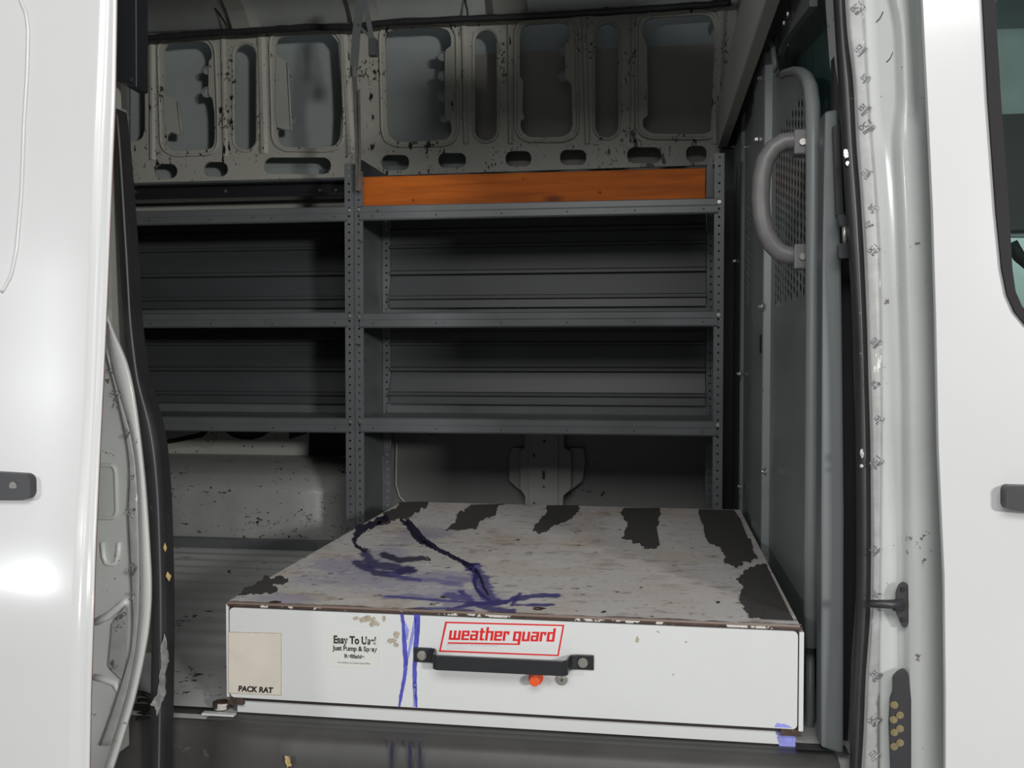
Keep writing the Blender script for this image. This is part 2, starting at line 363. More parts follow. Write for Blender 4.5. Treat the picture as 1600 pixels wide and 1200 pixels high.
# raised beads round the big windows and pressed-in folds between them
beads = [z1([(278, 235), (300, 205), (330, 192), (505, 186), (545, 205), (565, 250), (577, 560), (578, 720), (560, 762), (520, 772), (360, 778), (310, 755), (292, 715)]),
         z1([(838, 210), (850, 175), (880, 163), (1120, 150), (1165, 160), (1195, 205), (1208, 560), (1205, 700), (1180, 742), (1120, 755), (910, 752), (868, 728), (850, 690)]),
         z2([(84, 140), (95, 112), (130, 98), (330, 94), (370, 105), (384, 140), (388, 510), (372, 552), (340, 568), (150, 572), (105, 552), (92, 510)]),
         z2([(612, 120), (625, 92), (660, 80), (800, 72), (840, 84), (852, 120), (858, 500), (845, 535), (800, 552), (660, 552), (628, 535), (614, 500)]),
         z2([(1086, 100), (1100, 66), (1140, 54), (1350, 42), (1395, 52), (1410, 95), (1414, 500), (1400, 530), (1355, 542), (1140, 540), (1102, 524), (1088, 495)])]
for b in beads: q = MB(); q.tube([W(p, YW-.001) for p in roundpoly(b, 6, 3)], .0065, 8, closed=True); q.build('pressed_bead', M['primer'], back)
for s in slots[:3]: q = MB(); q.tube([W(p, YW-.001) for p in grow(s, 3)], .004, 6, closed=True); q.build('pressed_bead', M['primer'], back)
# curled tabs and round bosses standing inside the windows
for l, mp in (([(306, 480), (345, 488), (376, 508), (398, 674), (345, 665), (320, 676), (308, 600)], z1), ([(866, 277), (905, 296), (926, 312), (945, 652), (876, 642), (864, 560)], z1)):
    P = mp(l); q = MB(); q.plate([W(p, YW-.004) for p in P], (0, .003, 0))
    c = [W(p, YW-.006) for p in P[2:5]]; q.tube(c, .004, 6); q.build('folded_tab', M['primer_clean'], back)
for (x, y, r) in ((323, 110, 6), (323, 144, 8), (452, 122, 5), (454, 187, 7), (691, 88, 7), (691, 119, 7), (691, 151, 7), (694, 184, 7), (880, 79, 8), (880, 120, 8)):
    c = W((x, y), YW+.004); q = MB(); q.cyl(c+Vector((0, .006, 0)), (0, 1, 0), r*.0021, .003, 16); q.tube([c+Vector((math.cos(t)*r*.0023, 0, math.sin(t)*r*.0023)) for t in np.linspace(0, 2*math.pi, 14, endpoint=False)], .0022, 5, closed=True); q.build('round_boss', M['skin'], back)
# vertical folds (shallow channels) of the panel
for (xa, ya, xb, yb, wd) in ((237, 62, 238, 250, 6), (348, 55, 352, 245, 5), (407, 52, 412, 240, 8), (535, 50, 548, 240, 8), (724, 36, 728, 225, 5), (796, 34, 798, 225, 5), (912, 26, 918, 225, 5), (990, 20, 988, 222, 5), (1128, 14, 1118, 225, 8)):
    q = MB(); a, b = W((xa, ya)), W((xb, yb)); w2 = wd*.0023/2
    q.add([a+Vector((-w2*2, -.0005, 0)), a+Vector((-w2*.6, -.008, 0)), a+Vector((w2*.6, -.008, 0)), a+Vector((w2*2, -.0005, 0)), b+Vector((-w2*2, -.0005, 0)), b+Vector((-w2*.6, -.008, 0)), b+Vector((w2*.6, -.008, 0)), b+Vector((w2*2, -.0005, 0))],
          [(0, 1, 5, 4), (1, 2, 6, 5), (2, 3, 7, 6), (0, 3, 2, 1), (4, 5, 6, 7)])
    q.build('panel_fold', M['primer'], back)
# damping-compound lines on the skin
# waist ledge under the panel, and lower wall
zl = at(600, 272, Y=YW).z
q = MB(); q.box(-3.2, .33, YW-.03, YW+.05, zl-.06, zl-.012); struct(q.build('trim_7', M['shelf'], bevel=.006))
slab('wall_lower', pm('grey_lower_wall', (.16, .16, .158, 1), .42, var=.12, vs=2.5, specks=[(DK, .955, 30, (1, 1, 1))]), -.93, .4, 3.43, 3.445, -.0, zl-.03)
slab('wall_mid', M['primer_clean'], -3.2, -.93, 3.40, 3.415, .1, zl-.03)

# dark cable harness along the top of the far wall
q = MB(); P = [(190, 63), (230, 60), (300, 54), (400, 48), (480, 43), (560, 42), (600, 36), (700, 31), (800, 27), (900, 21), (1000, 15), (1100, 8), (1150, 3)]
r_ = random.Random(3); pts = []
for i in range(len(P)-1):
    for k in range(6):
        t = k/6; pts.append(at(P[i][0]*(1-t)+P[i+1][0]*t, P[i][1]*(1-t)+P[i+1][1]*t+r_.uniform(-.5, .5), Y=3.335))
q.tube(pts, [.0125+r_.uniform(-.001, .0015) for _ in pts], 10)
q.tube([at(x, y, Y=3.33) for x, y in ((357, 48), (352, 36), (343, 22), (332, 8), (325, -8))], .0035, 6)
q.tube([at(x, y, Y=3.33) for x, y in ((731, 28), (730, 15), (727, 4), (727, -8))], .0035, 6)
props(q.build('cable_harness', M['black']), 'thick black cable harness sagging along the top of the far van wall', 'cable')

# ------------------------------------------------------------------ shelving
YS, YB = 2.95, 3.27
XL, XR = at(554.5, 500, Y=YS).x, at(1130, 500, Y=YS).x
XL2 = at(553, 500, Y=YS).x; PW = .0285
def post(x0, ztop, z0, sgn, yf=YS, rear=False):
    """angle post facing the door, punched with round holes; sgn=+1 flange on the x0 side"""
    q = MB(); pitch = .0254; zz = z0
    xc = x0+PW/2
    n = int((ztop-z0)/pitch)
    for i in range(n):
        za, zb = z0+i*pitch, z0+(i+1)*pitch; c = (za+zb)/2; r = .0036
        ring = [(xc+r*math.cos(math.pi/4*k+math.pi/8), yf, c+r*math.sin(math.pi/4*k+math.pi/8)) for k in range(8)]
        cor = [(x0+PW, yf, zb), (x0, yf, zb), (x0, yf, za), (x0+PW, yf, za)]
        vs = ring+cor; fs = [(0, 8, 11, 7), (0, 1, 8), (1, 2, 9, 8), (2, 3, 9), (3, 4, 10, 9), (4, 5, 10), (5, 6, 11, 10), (6, 7, 11)]
        q.add(vs, fs)
    zt = z0+n*pitch
    fx = x0 if sgn > 0 else x0+PW
    q.add([(fx, yf, z0), (fx, yf, zt), (fx, yf+.03, zt), (fx, yf+.03, z0)], [(0, 1, 2, 3)])
    return q
def shelf_unit(x0, x1, zs, posttops, label, zrear=.004):
    t = thing('shelving_unit', ((x0+x1)/2, (YS+YB)/2, 0), label, 'shelving', 'grey steel shelving units')
    post(x0, posttops[0], .004, 1).build('post', M['shelf'], t, solid=.0018)
    post(x1-PW, posttops[1], .004, -1).build('post', M['shelf'], t, solid=.0018)
    post(x0+.003, posttops[0]-.03, zrear, 1, YB-.006).build('rear_post', M['shelf'], t, solid=.0018)
    post(x1-PW-.003, posttops[1]-.03, zrear, -1, YB-.006).build('rear_post', M['shelf'], t, solid=.0018)
    for xx in (x0, x1-.0015):
        q = MB(); c = posttops[0 if xx == x0 else 1]-.012
        q.plate([(xx, YS+.031, max(.10, zrear)), (xx, YB-.008, max(.10, zrear)), (xx, YB-.008, zs[0]-.05 if False else zs[0]+.02), (xx, YS+.10, zs[0]+.03), (xx, YS+.031, c)], (.0015, 0, 0))
        q.build('side_panel', M['shelf'], t)
    for i, z in enumerate(zs):
        q = MB(); lip = .046
        # tray with folded front lip (crease in the middle) and rear upstand
        pr = [(YB-.012, z+.028), (YB-.012, z-.002), (YS+.006, z-.004), (YS+.003, z), (YS-.003, z-.003), (YS-.003, z-.020), (YS-.0065, z-.024), (YS-.0065, z-lip+.004), (YS-.003, z-lip), (YS+.014, z-lip)]
        q.loft([[Vector((xx, a, b)) for a, b in pr] for xx in (x0+PW*.55+.0025, x1-PW*.55-.0025)], smooth=False)
        if i == 0: pass
        sh = q.build('shelf', M['shelf'], t, solid=.0016)
        n = 6
        for k in range(n):
            q = MB(); xx = x0+.06+(x1-x0-.12)*k/(n-1); q.cyl((xx, YS-.0073, z-.033), (0, -1, 0), .0028, .0006, 10); q.build('hole', M['dark'], sh)
        for xx in (x0+PW/2, x1-PW/2):
            b = MB(); b.cyl((xx, YS-.001, z-.012), (0, -1, 0), .0062, .0035, 6); b.cyl((xx, YS-.0045, z-.012), (0, -1, 0), .003, .002, 10)
            b.build('bolt', M['chrome'], t)
    for a, b in ((zs[0]-.004, zs[1]+.030), (zs[1]-.004, zs[2]+.030)):
        q = MB(); H = a-b; pr = []
        # ribbed back: two grooves, lower strip leaning to face upward
        for f, dy in ((0, 0), (.10, 0), (.115, -.010), (.15, -.010), (.165, 0), (.28, 0), (.29, -.009), (.315, -.009), (.325, 0), (.57, 0), (.585, -.012), (.615, -.012), (.63, .004), (.86, -.016), (.87, -.026), (.90, -.026), (.91, -.016), (1, -.018)):
            pr.append((YB-.016+dy+.006, a-H*f))
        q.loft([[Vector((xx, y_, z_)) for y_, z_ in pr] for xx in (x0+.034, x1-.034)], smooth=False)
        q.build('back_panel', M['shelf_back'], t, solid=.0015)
    return t
Zf = lambda y, x=840: at(x, y, Y=YS).z
zsR = [at(840, 315.5, Y=YS).z, at(840, 487.5, Y=YS).z, at(840, 655, Y=YS).z]
shelf_unit(XL, XR, zsR, (at(560, 262, Y=YS).z, at(1122, 230, Y=YS).z), 'right bay of grey steel shelving, beside the bulkhead and carrying the orange board')
zsL = [at(400, 326, Y=YS).z, at(400, 489, Y=YS).z, at(400, 652, Y=YS).z]
shelf_unit(XL2-1.16, XL2, zsL, (1.3, at(545, 253, Y=YS).z), 'left bay of grey steel shelving, empty, standing above the wheel arch', .33)
# orange board standing on the top shelf
a, b = at(566, 300, Y=YS+.03), at(1102, 300, Y=YS+.03)
zt = at(834, 269.5, Y=YS+.03).z
q = MB(); q.origin = Vector(((a.x+b.x)/2, YS+.05, zsR[0]-.001)); q.box(a.x, b.x, YS+.030, YS+.049, zsR[0]+.001, zt)
props(q.build('wooden_board', M['wood'], bevel=.0012), 'orange varnished pine board with dark knots standing along the top shelf', 'board')
# triangular end gusset brackets above the shelf
def gusset(pts, x, nm, lab):
    q = MB(); q.plate([Vector((x, y, z)) for y, z in pts], (.004, 0, 0)); q.origin = Vector((x, pts[0][0], pts[0][1]))
    props(q.build(nm, M['blackm']), lab, 'bracket')
q = MB(); q.plate([at(557, 250, Y=3.05), at(566, 250, Y=3.05), at(608, 276, Y=3.05), at(557, 277, Y=3.05)], (0, .05, 0)); q.origin = at(570, 277, Y=3.05)
props(q.build('gusset_bracket', M['blackm']), 'dark triangular bracket behind the left end of the orange board', 'bracket')
q = MB(); q.plate([at(1104, 262, Y=3.02), at(1113, 240, Y=3.02), at(1116, 309, Y=3.02), at(1103, 309, Y=3.02)], (0, .05, 0)); q.origin = at(1108, 309, Y=3.02)
props(q.build('gusset_bracket', M['blackm']), 'dark upright bracket at the right end of the orange board', 'bracket')
# reflective rail on the wall above the left bay
q = MB(); za = at(360, 299, Y=3.30).z; q.box(-2.4, XL2-.01, 3.29, 3.35, za-.028, za+.028); q.box(-2.4, XL2-.01, 3.265, 3.29, za-.028, za-.018); q.box(-2.4, XL2-.01, 3.265, 3.29, za+.018, za+.026)
rl = props(q.build('wall_rail', M['blackm'], bevel=.002), 'black glossy steel rail bolted along the wall above the left shelving bay', 'rail')
for x in (212, 353, 500, 525): 
    q = MB(); q.cyl(at(x, 299-(x-350)*.01, Y=3.288), (0, -1, 0), .006, .004, 8); q.build('bolt', M['chrome'], rl)

# bent metal strap hanging from the roof down to the shelf post
t = thing('hanging_strap', at(557, 300, Y=2.93), 'bent thin steel strap hanging from the roof to the middle shelf post', 'strap')
q = MB(); q.ribbon([at(x, y, Y=2.925) for x, y in ((565, -40), (563, 0), (557, 50), (553, 106), (551, 120))], (1, 0, 0), .026, .002)
q.build('upper_strap', M['post'], t)
q = MB(); q.ribbon([at(x, y, Y=2.925) for x, y in ((553, 104), (556, 160), (558, 220), (560, 298))], (.35, 1, 0), .022, .0025); q.ribbon([at(x, y, Y=2.922) for x, y in ((561, 140), (562, 220), (562, 296))], (.3, 1, 0), .01, .002)
q.build('lower_strap', M['steel'], t)
q = MB(); q.ribbon([at(x, y, Y=2.95) for x, y in ((568, -40), (571, 5), (576, 35), (582, 64), (583, 70))], (1, .1, 0), .016, .002); q.build('brace_strap', M['post'], t); q = MB(); q.ribbon([at(x, y, Y=2.95) for x, y in ((562, 42), (572, 52), (580, 60))], (0, 0, 1), .012, .002)
q.build('brace_strap', M['post'], t)
q = MB(); q.box(*sum(([at(576, 70, Y=2.94).x, at(587, 70, Y=2.94).x], [2.935, 2.965], [at(580, 86, Y=2.94).z, at(580, 60, Y=2.94).z]), []))
q.build('end_clip', M['shelf'], t)
q = MB(); q.cyl(at(562, 38, Y=2.92), (0, -1, 0), .004, .003, 8); q.build('rivet', M['chrome'], t); q = MB(); q.cyl(at(560, 106, Y=2.92), (0, -1, 0), .004, .003, 8); q.build('rivet', M['chrome'], t)

# ------------------------------------------------------------------ wheel arch and lower wall
YA = 3.16
xe = at(548, 800, Y=YA).x
zr = at(400, 742, Y=YA).z; zw = at(400, 716, Y=3.30).z
q = MB(); secs = []
rngx = list(np.linspace(-3.1, xe-.16, 60))+[xe-.16+.16*math.sin(t) for t in np.linspace(.15, math.pi/2, 9)]
for x in rngx:
    k = max(0, (x-(xe-.16))/.16); k = min(k, 1); s = math.sqrt(max(0, 1-k*k)); s = max(s, .001)
    # vertical pressed folds
    fold = 0
    for fx in (-1.19, -1.40, -1.62): fold = max(fold, math.exp(-((x-fx-.0)/.016)**2))
    yy = 3.42-(3.42-YA)*s-.0*fold; z2_ = .0+(zr)*(1-.06*k*k)
    pr = [Vector((x, yy-.007*fold, 0)), Vector((x, yy-.007*fold+.002, z2_*.35)), Vector((x, yy+.01*s-.007*fold, z2_*.75))]
    for a in np.linspace(0, 1, 6): pr.append(Vector((x, yy+(.012+.05*math.sin(a*math.pi/2)**1.5+.02*a)*s, z2_*.8+(z2_*.2+.0)*math.sin(a*math.pi/2)+.0*a)))
    pr.append(Vector((x, yy+(3.32-YA)*s, zw*(1-.1*k)))); pr.append(Vector((x, max(3.40, yy+.01), zw*(1-.1*k)+.005)))
    secs.append(pr)
q.loft(secs, smooth=True); q.origin = Vector((-1.4, 3.28, 0))
props(q.build('wheel_arch', M['arch']), 'scuffed grey wheel arch hump with pressed folds under the left shelving bay', 'wheel arch')
q = MB(); q.origin = at(400, 862, Z=0); xa = at(500, 860, Y=YA-.03).x
q.plate([Vector((-3.1, YA-.035, z)) for z in ()] or [Vector((-3.1, YA-.05, .004)), Vector((xa, YA-.05, .004)), Vector((xa+.07, YA-.014, .004)), Vector((-3.1, YA-.014, .004))], (0, 0, .034))
props(q.build('base_strip', M['shelf'], bevel=.002), 'dark grey metal strip along the floor at the foot of the wheel arch', 'trim')
# stamped panel over the arch with dark cut-outs
YP = 3.385
PL = lambda p: at(p[0], p[1], Y=YP)
za_ = lambda l: [(200+x/4, 640+y/4) for x, y in l]
cuts = [za_([(-60, 260), (-60, 200), (200, 195), (440, 145), (470, 90), (500, 90), (496, 140), (470, 170), (300, 205), (180, 225)]),
        za_([(590, 90), (880, 90), (890, 135), (850, 165), (780, 188), (700, 185), (650, 168), (610, 142)]),
        za_([(1005, 90), (1150, 90), (1120, 150), (1005, 185)])]
q = MB(); o_ = [PL(p) for p in za_([(-200, 40), (1130, 40), (1130, 300), (1050, 330), (-200, 345)])]
small = [rrect(200+x/4-1.3, 640+y/4-1.3, 200+x/4+1.6, 640+y/4+1.3, 1.2, 2) for x, y in ((294, 265), (428, 262), (498, 200), (525, 148), (722, 229), (776, 232), (964, 231), (928, 160))]
q.plate(o_, (0, .006, 0), [[PL(p) for p in c] for c in cuts]+[[PL(p) for p in c] for c in small])
q.tube([at(200+x/4, 640+y/4, Y=YP-.001) for x, y in ((150, 255), (300, 235), (430, 222), (500, 240), (545, 215), (565, 170), (560, 120))], .004, 6)
struct(q.build('trim_8', M['primer_clean'], bevel=.002))
slab('trim_9', M['dark'], -3.1, -.95, 3.395, 3.399, .3, .62)  # dark sheet that paints the shade inside the cut-outs
# floor-to-waist pillar on the lower wall of the right bay
P4 = lambda x, y, Y: at(560+x/2.5, 380+y/2.5, Y=Y)
q = MB()
q.plate([P4(*p, 3.36) for p in ((648, 660), (800, 660), (804, 800), (832, 812), (832, 960), (800, 990), (802, 1150), (650, 1150), (650, 990), (630, 960), (630, 812), (648, 800))], (0, .07, 0))
q.plate([P4(*p, 3.395) for p in ((600, 800), (880, 800), (888, 850), (876, 930), (820, 975), (640, 975), (588, 930), (588, 830))], (0, .02, 0))
q.plate([P4(*p, 3.35) for p in ((664, 660), (780, 660), (780, 1150), (664, 1150))], (0, .02, 0))
pil = struct(q.build('trim_10', pm('grey_pillar_paint', (.27, .27, .26, 1), .45, var=.06), bevel=.004))
for x0, y0, x1, y1 in ((718, 890, 729, 922), (683, 822, 689, 836), (722, 768, 731, 778), (720, 948, 728, 955), (682, 1012, 690, 1018)):
    q = MB(); q.plate([P4(x0, y0, 3.348), P4(x1, y0, 3.348), P4(x1, y1, 3.348), P4(x0, y1, 3.348)], (0, .003, 0)); q.build('slot', M['dark'], pil)
for a, b in ((142, 0),):
    q = MB(); q.tube([P4(*p, 3.425) for p in ((150, 700), (146, 940), (160, 990), (200, 1030))], .004, 6); q.build('seam', M['primer_clean'], pil)

# ------------------------------------------------------------------ pull-out drawer unit
ZT = .215
FL, FR = at(355, 940, Z=ZT), at(1250, 977, Z=ZT); BL, BR = at(622, 783.5, Z=ZT), at(1148, 796.5, Z=ZT)
EX = (FR-FL).normalized(); EY = Vector((-EX.y, EX.x, 0)); NF = -EY; WD = (FR-FL).length; DP = ((BL-FL).dot(EY)+(BR-FR).dot(EY))/2
O = Vector((FL.x, FL.y, 0))
def dv(s, y, z): return O+EX*s+EY*y+Vector((0, 0, z))
def F(px, py, off=0):
    """point where the drawer front (pushed out by off) is met"""
    r = ray(px, py); p0 = O+NF*off; t = (p0-CAM).dot(NF)/r.dot(NF); return CAM+r*t
def Fl(px, py):
    p = F(px, py)-O; return p.dot(EX), p.z
print('drawer', WD, DP, 'front', [round(v, 3) for v in Fl(358, 944)], Fl(355, 1088), Fl(1250, 1138), Fl(1245, 1175), 'shelf', XL, XR, zsR)
D = thing('drawer_unit', O+EX*WD/2+EY*DP/2, 'white pull-out drawer chest with worn stained top, stickers and a black handle', 'drawer unit')
# carcass
q = MB()
def dbox(q, s0, s1, y0, y1, z0, z1):
    v = [dv(s, y, z) for z in (z0, z1) for y in (y0, y1) for s in (s0, s1)]
    q.add(v, [(0, 2, 3, 1), (4, 5, 7, 6), (0, 1, 5, 4), (2, 6, 7, 3), (0, 4, 6, 2), (1, 3, 7, 5)])
dbox(q, .004, WD-.006, .03, DP, .036, ZT-.004)
q.build('cabinet_body', M['box'], D)
zb0 = .0335
q = MB(); dbox(q, .012, WD-.010, .012, DP-.01, .0045, zb0-.003); q.build('base_rail', M['box'], D, bevel=.001)
# rusty rims
q = MB(); dbox(q, -.002, WD+.004, .001, .016, ZT-.0085, ZT-.0025); q.build('top_rim', M['rust'], D)
q = MB(); dbox(q, -.0035, .0012, .001, .05, .036, ZT-.004); q.build('side_rim', M['box'], D, bevel=.001); q = MB(); dbox(q, WD-.001, WD+.007, .0, .05, zb0, ZT-.012); q.build('side_rim', M['box'], D, bevel=.001)
q = MB(); dbox(q, -.002, .028, .002, .04, .022, .0355); q.build('corner_foot', M['rust'], D); q = MB(); dbox(q, WD-.03, WD+.004, .002, .04, .024, zb0+.002)
q.build('corner_foot', M['rust'], D)
# drawer front, rounded corners, over a dark rusted reveal
q = MB(); dbox(q, .0, WD, .006, .03, zb0-.004, ZT-.006); q.build('reveal', pm('dark_reveal', (.022, .016, .014, 1), .7, var=.4, vs=40, specks=[((.4, .37, .33, 1), 1.0, 40, (1, 1, 1))]), D)
q = MB(); q.plate([dv(s, 0, z) for s, z in rrect(.004, zb0+.003, WD-.003, ZT-.011, .008, 4)], EY*.02)
q.build('drawer_front', M['box'], D, bevel=.0025, seg=3)

# top plate: worn paint held as a colour attribute in the plate's own surface
NX, NY = 460, 420
us = np.linspace(0, WD, NX); vs_ = np.linspace(0, DP, NY)
U, V = np.meshgrid(us, vs_)
PX_, PY_ = U.copy(), V.copy()
X = O.x+EX.x*U+EY.x*V; Y = O.y+EX.y*U+EY.y*V
rel = np.stack([X-CAM.x, Y-CAM.y, np.full_like(X, ZT-CAM.z)], -1)
dF = rel@np.array(FW); PX_ = 800+FPX*(rel@np.array(RT))/dF; PY_ = 600-FPX*(rel@np.array(UP))/dF
rs = np.random.RandomState(5); lat = rs.rand(512, 512)
def vn(x, y):
    xi = np.floor(x).astype(int); yi = np.floor(y).astype(int); fx = x-xi; fy = y-yi; fx = fx*fx*(3-2*fx); fy = fy*fy*(3-2*fy)
    g = lambda a, b: lat[a % 512, b % 512]
    return (g(xi, yi)*(1-fx)+g(xi+1, yi)*fx)*(1-fy)+(g(xi, yi+1)*(1-fx)+g(xi+1, yi+1)*fx)*fy
def fbm(x, y, o=5):
    a = 0; w_ = .5; tot = 0
    for i in range(o): a = a+w_*vn(x*2**i+17*i, y*2**i+31*i); tot += w_; w_ *= .55
    return a/tot
def sst(a, b, x): t = np.clip((x-a)/(b-a), 0, 1); return t*t*(3-2*t)
base = np.zeros((NY, NX, 3)); base[:] = (.60, .575, .56)
n1 = fbm(U*5, V*6); n2 = fbm(U*22+9, V*40+4); n3 = fbm(U*60, V*150+50)
def mixc(c, m): 
    global base
    base = base*(1-m[..., None])+np.array(c)*m[..., None]
mixc((.56, .48, .41), sst(.48, .72, n1)*.75)
mixc((.68, .67, .66), sst(.55, .75, fbm(U*9+40, V*9+3))*.5)
mixc((.25, .19, .145), sst(.62, .74, n2)*.45)
mixc((.17, .12, .09), sst(.70, .76, n3)*.5)
mixc((.13, .07, .045), sst(.745, .78, fbm(U*45+3, V*60+8))*.9)
def ell(cx, cy, rx, ry): return np.sqrt(((PX_-cx)/rx)**2+((PY_-cy)/ry)**2)
def seg(path, wd):
    d = np.full_like(PX_, 1e9)
    for (ax, ay), (bx, by) in zip(path[:-1], path[1:]):
        vx, vy = bx-ax, by-ay; L = vx*vx+vy*vy; t = np.clip(((PX_-ax)*vx+(PY_-ay)*vy)/L, 0, 1)
        d = np.minimum(d, np.hypot(PX_-ax-t*vx, (PY_-ay-t*vy)*1.6))
    return d/wd
nz = .5*fbm(U*28+5, V*30+77, 6)+.5*fbm(U*75+15, V*130+7, 4)+.25*(fbm(U*14+2, V*110+9, 4)-.5); nzx = fbm(U*10+5, V*90+77, 5)
# warm rust clouds
for cx, cy, rx, ry, a in ((925, 865, 90, 28, .45), (1040, 905, 80, 30, .35), (900, 930, 90, 16, .3), (790, 840, 70, 22, .3), (620, 940, 120, 10, .25)):
    mixc((.38, .255, .175), np.clip(1.1-ell(cx, cy, rx, ry), 0, 1)*a*sst(.35, .6, n2))
# violet washes
for cx, cy, rx, ry, a in ((545, 885, 70, 14, .55), (590, 905, 120, 16, .45), (690, 905, 60, 14, .5), (650, 840, 40, 12, .35), (670, 832, 45, 10, .5), (450, 935, 55, 9, .5), (730, 935, 60, 16, .7), (640, 925, 90, 12, .3), (610, 868, 30, 18, .5)):
    mixc((.30, .285, .43), sst(.0, .55, 1.15-ell(cx, cy, rx, ry)+(nz-.5)*1.6)*a)
for path, wd in (([(600, 935), (640, 930), (700, 940)], 5), ([(700, 902), (735, 905), (700, 912)], 6), ([(620, 905), (680, 906), (720, 915)], 5)):
    mixc((.17, .155, .36), sst(1.4, .4, seg(path, wd)+(nz-.5)*3)*.6)
# strong violet shapes
for path, wd, c in (([(572, 866), (580, 880), (600, 885), (640, 890)], 11, (.045, .04, .13)), ([(556, 880), (585, 893), (612, 898), (640, 888)], 8, (.045, .04, .13)), ([(600, 866), (625, 876), (658, 872)], 7, (.022, .02, .055)),
                    ([(612, 897), (630, 903), (655, 906)], 4, (.1, .095, .27)), ([(740, 888), (752, 905), (758, 925), (770, 940)], 12, (.09, .08, .25)),
                    ([(603, 932), (660, 936), (720, 940), (760, 945)], 2.6, (.09, .085, .27)), ([(700, 952), (740, 944), (790, 940), (830, 931), (870, 931)], 5, (.055, .05, .2)), ([(790, 941), (812, 928), (800, 945), (865, 945)], 3.5, (.055, .05, .2)), ([(720, 925), (735, 940), (760, 950), (800, 956)], 6, (.06, .055, .2)), ([(700, 930), (730, 935)], 8, (.12, .11, .29)), ([(650, 952), (700, 950), (740, 955)], 4, (.12, .11, .29))):
    mixc(c, sst(1.25, .7, seg(path, wd)+(nz-.5)*2.6)*.92)
# front edge wear
mixc((.10, .055, .04), sst(.012, .0, V+(nz-.5)*.03)*.9)
base *= (1+.10*(fbm(U*120, V*120, 3)-.5))[..., None]
me = bpy.data.meshes.new('top_panel'); zz = np.full_like(U, ZT)
lo = WL(D); co = np.stack([X-lo.x, Y-lo.y, zz-lo.z], -1).reshape(-1, 3)
idx = np.arange(NX*NY).reshape(NY, NX)
fc = np.stack([idx[:-1, :-1], idx[:-1, 1:], idx[1:, 1:], idx[1:, :-1]], -1).reshape(-1, 4)
nb = len(co); e = [0, NX-1, NX*NY-1, NX*(NY-1)]
co2 = co[e].copy(); co2[:, 2] -= .004
allv = np.concatenate([co, co2])
fl = fc.tolist()+[[nb+3, nb+2, nb+1, nb], [0, nb, nb+1, NX-1], [NX-1, nb+1, nb+2, NX*NY-1], [NX*NY-1, nb+2, nb+3, NX*(NY-1)], [NX*(NY-1), nb+3, nb, 0]]
me.from_pydata(allv.tolist(), [], fl); me.update()
ca = me.color_attributes.new('paint', 'FLOAT_COLOR', 'POINT'); cc = np.ones((nb+4, 4)); cc[:nb, :3] = np.clip(base.reshape(-1, 3), .005, 1); cc[nb:, :3] = (.2, .15, .12)
ca.data.foreach_set('color', cc.ravel().astype(np.float32))
mt = pm('worn_white_top_paint', (.4, .38, .36, 1), .5, var=.03, bump=.1); nt = mt.node_tree
an = nt.nodes.new('ShaderNodeAttribute'); an.attribute_name = 'paint'; nt.links.new(an.outputs['Color'], nt.nodes['Principled BSDF'].inputs['Base Color']); me.materials.append(mt)
o = bpy.data.objects.new('top_panel', me); COL.objects.link(o); o.parent = D; TOP = o
# peeling grit strips and dried ink crusts lying on the top
def onTop(poly, h=.0012, lift=.0003): 
    P = [at(x, y, Z=ZT+lift) for x, y in poly]; return P
def topmesh(name, poly, m, h=.0012):
    q = MB(); q.plate(onTop(poly), (0, 0, h)); return q.build(name, m, TOP)
strips = [([(624, 785), (668, 784), (663, 795), (650, 801), (640, 808), (612, 813), (588, 819), (600, 800)], 1, (0,)),
          ([(735, 789), (789, 788), (775, 800), (762, 808), (745, 826), (716, 829), (695, 829), (712, 814), (718, 800)], 2, (0,)),
          ([(854, 790), (905, 790), (903, 800), (882, 817), (858, 828), (833, 831), (843, 812)], 3, (0,)),
          ([(975, 794), (1030, 794), (1030, 815), (1026, 825), (1031, 853), (1010, 857), (990, 850), (971, 842), (980, 815), (973, 806)], 4, (0, 3)),
          ([(1092, 796), (1147, 797.5), (1157, 812), (1168, 840), (1184, 874), (1172, 880), (1160, 876), (1150, 888), (1132, 881), (1126, 858), (1106, 846)], 5, (0, 1, 2)),
          ([(1150, 905), (1165, 890), (1182, 883), (1199, 887), (1240, 970), (1190, 968), (1170, 962), (1157, 943), (1160, 920)], 6, (3, 4)),
          ([(371, 931), (395, 915), (408, 908), (412, 903), (424, 906), (450, 904), (446, 911), (425, 914), (434, 922), (425, 927), (380, 931)], 7, ())]
for p, sd, kp in strips: topmesh('grit_strip', jag(p, 5.2, 5, sd, kp), M['grip'])
topmesh('ink_crust', band([(606, 808), (580, 820), (562, 828), (556, 838), (553, 848), (562, 857), (572, 862)], [12, 9, 12, 8, 4, 5, 7], 7, 3, 5), M['inkdark'])
topmesh('ink_crust', band([(625, 812), (638, 822), (645, 835), (658, 846), (668, 851), (676, 855)], [4, 5, 6, 8, 6, 3], 7, 4, 3), M['inkdark'])
topmesh('ink_crust', band([(636, 812), (650, 830), (660, 842), (678, 855), (700, 866), (722, 878), (738, 888)], [6, 8, 9, 7, 5, 5, 9], 7, 5, 3), M['inkdark'])
topmesh('ink_crust', band([(722, 880), (738, 883), (750, 882)], [4, 4, 1], 5, 6, 1), M['ink'])
topmesh('ink_crust', band([(735, 885), (746, 896), (741, 908), (744, 920), (752, 930), (765, 938)], [7, 8, 5, 4, 5, 3], 7, 7, 2), M['ink'])
topmesh('ink_crust', band([(742, 890), (752, 905), (756, 918), (763, 930)], [4, 4, 3, 3], 7, 8, 2), M['inkdark'])
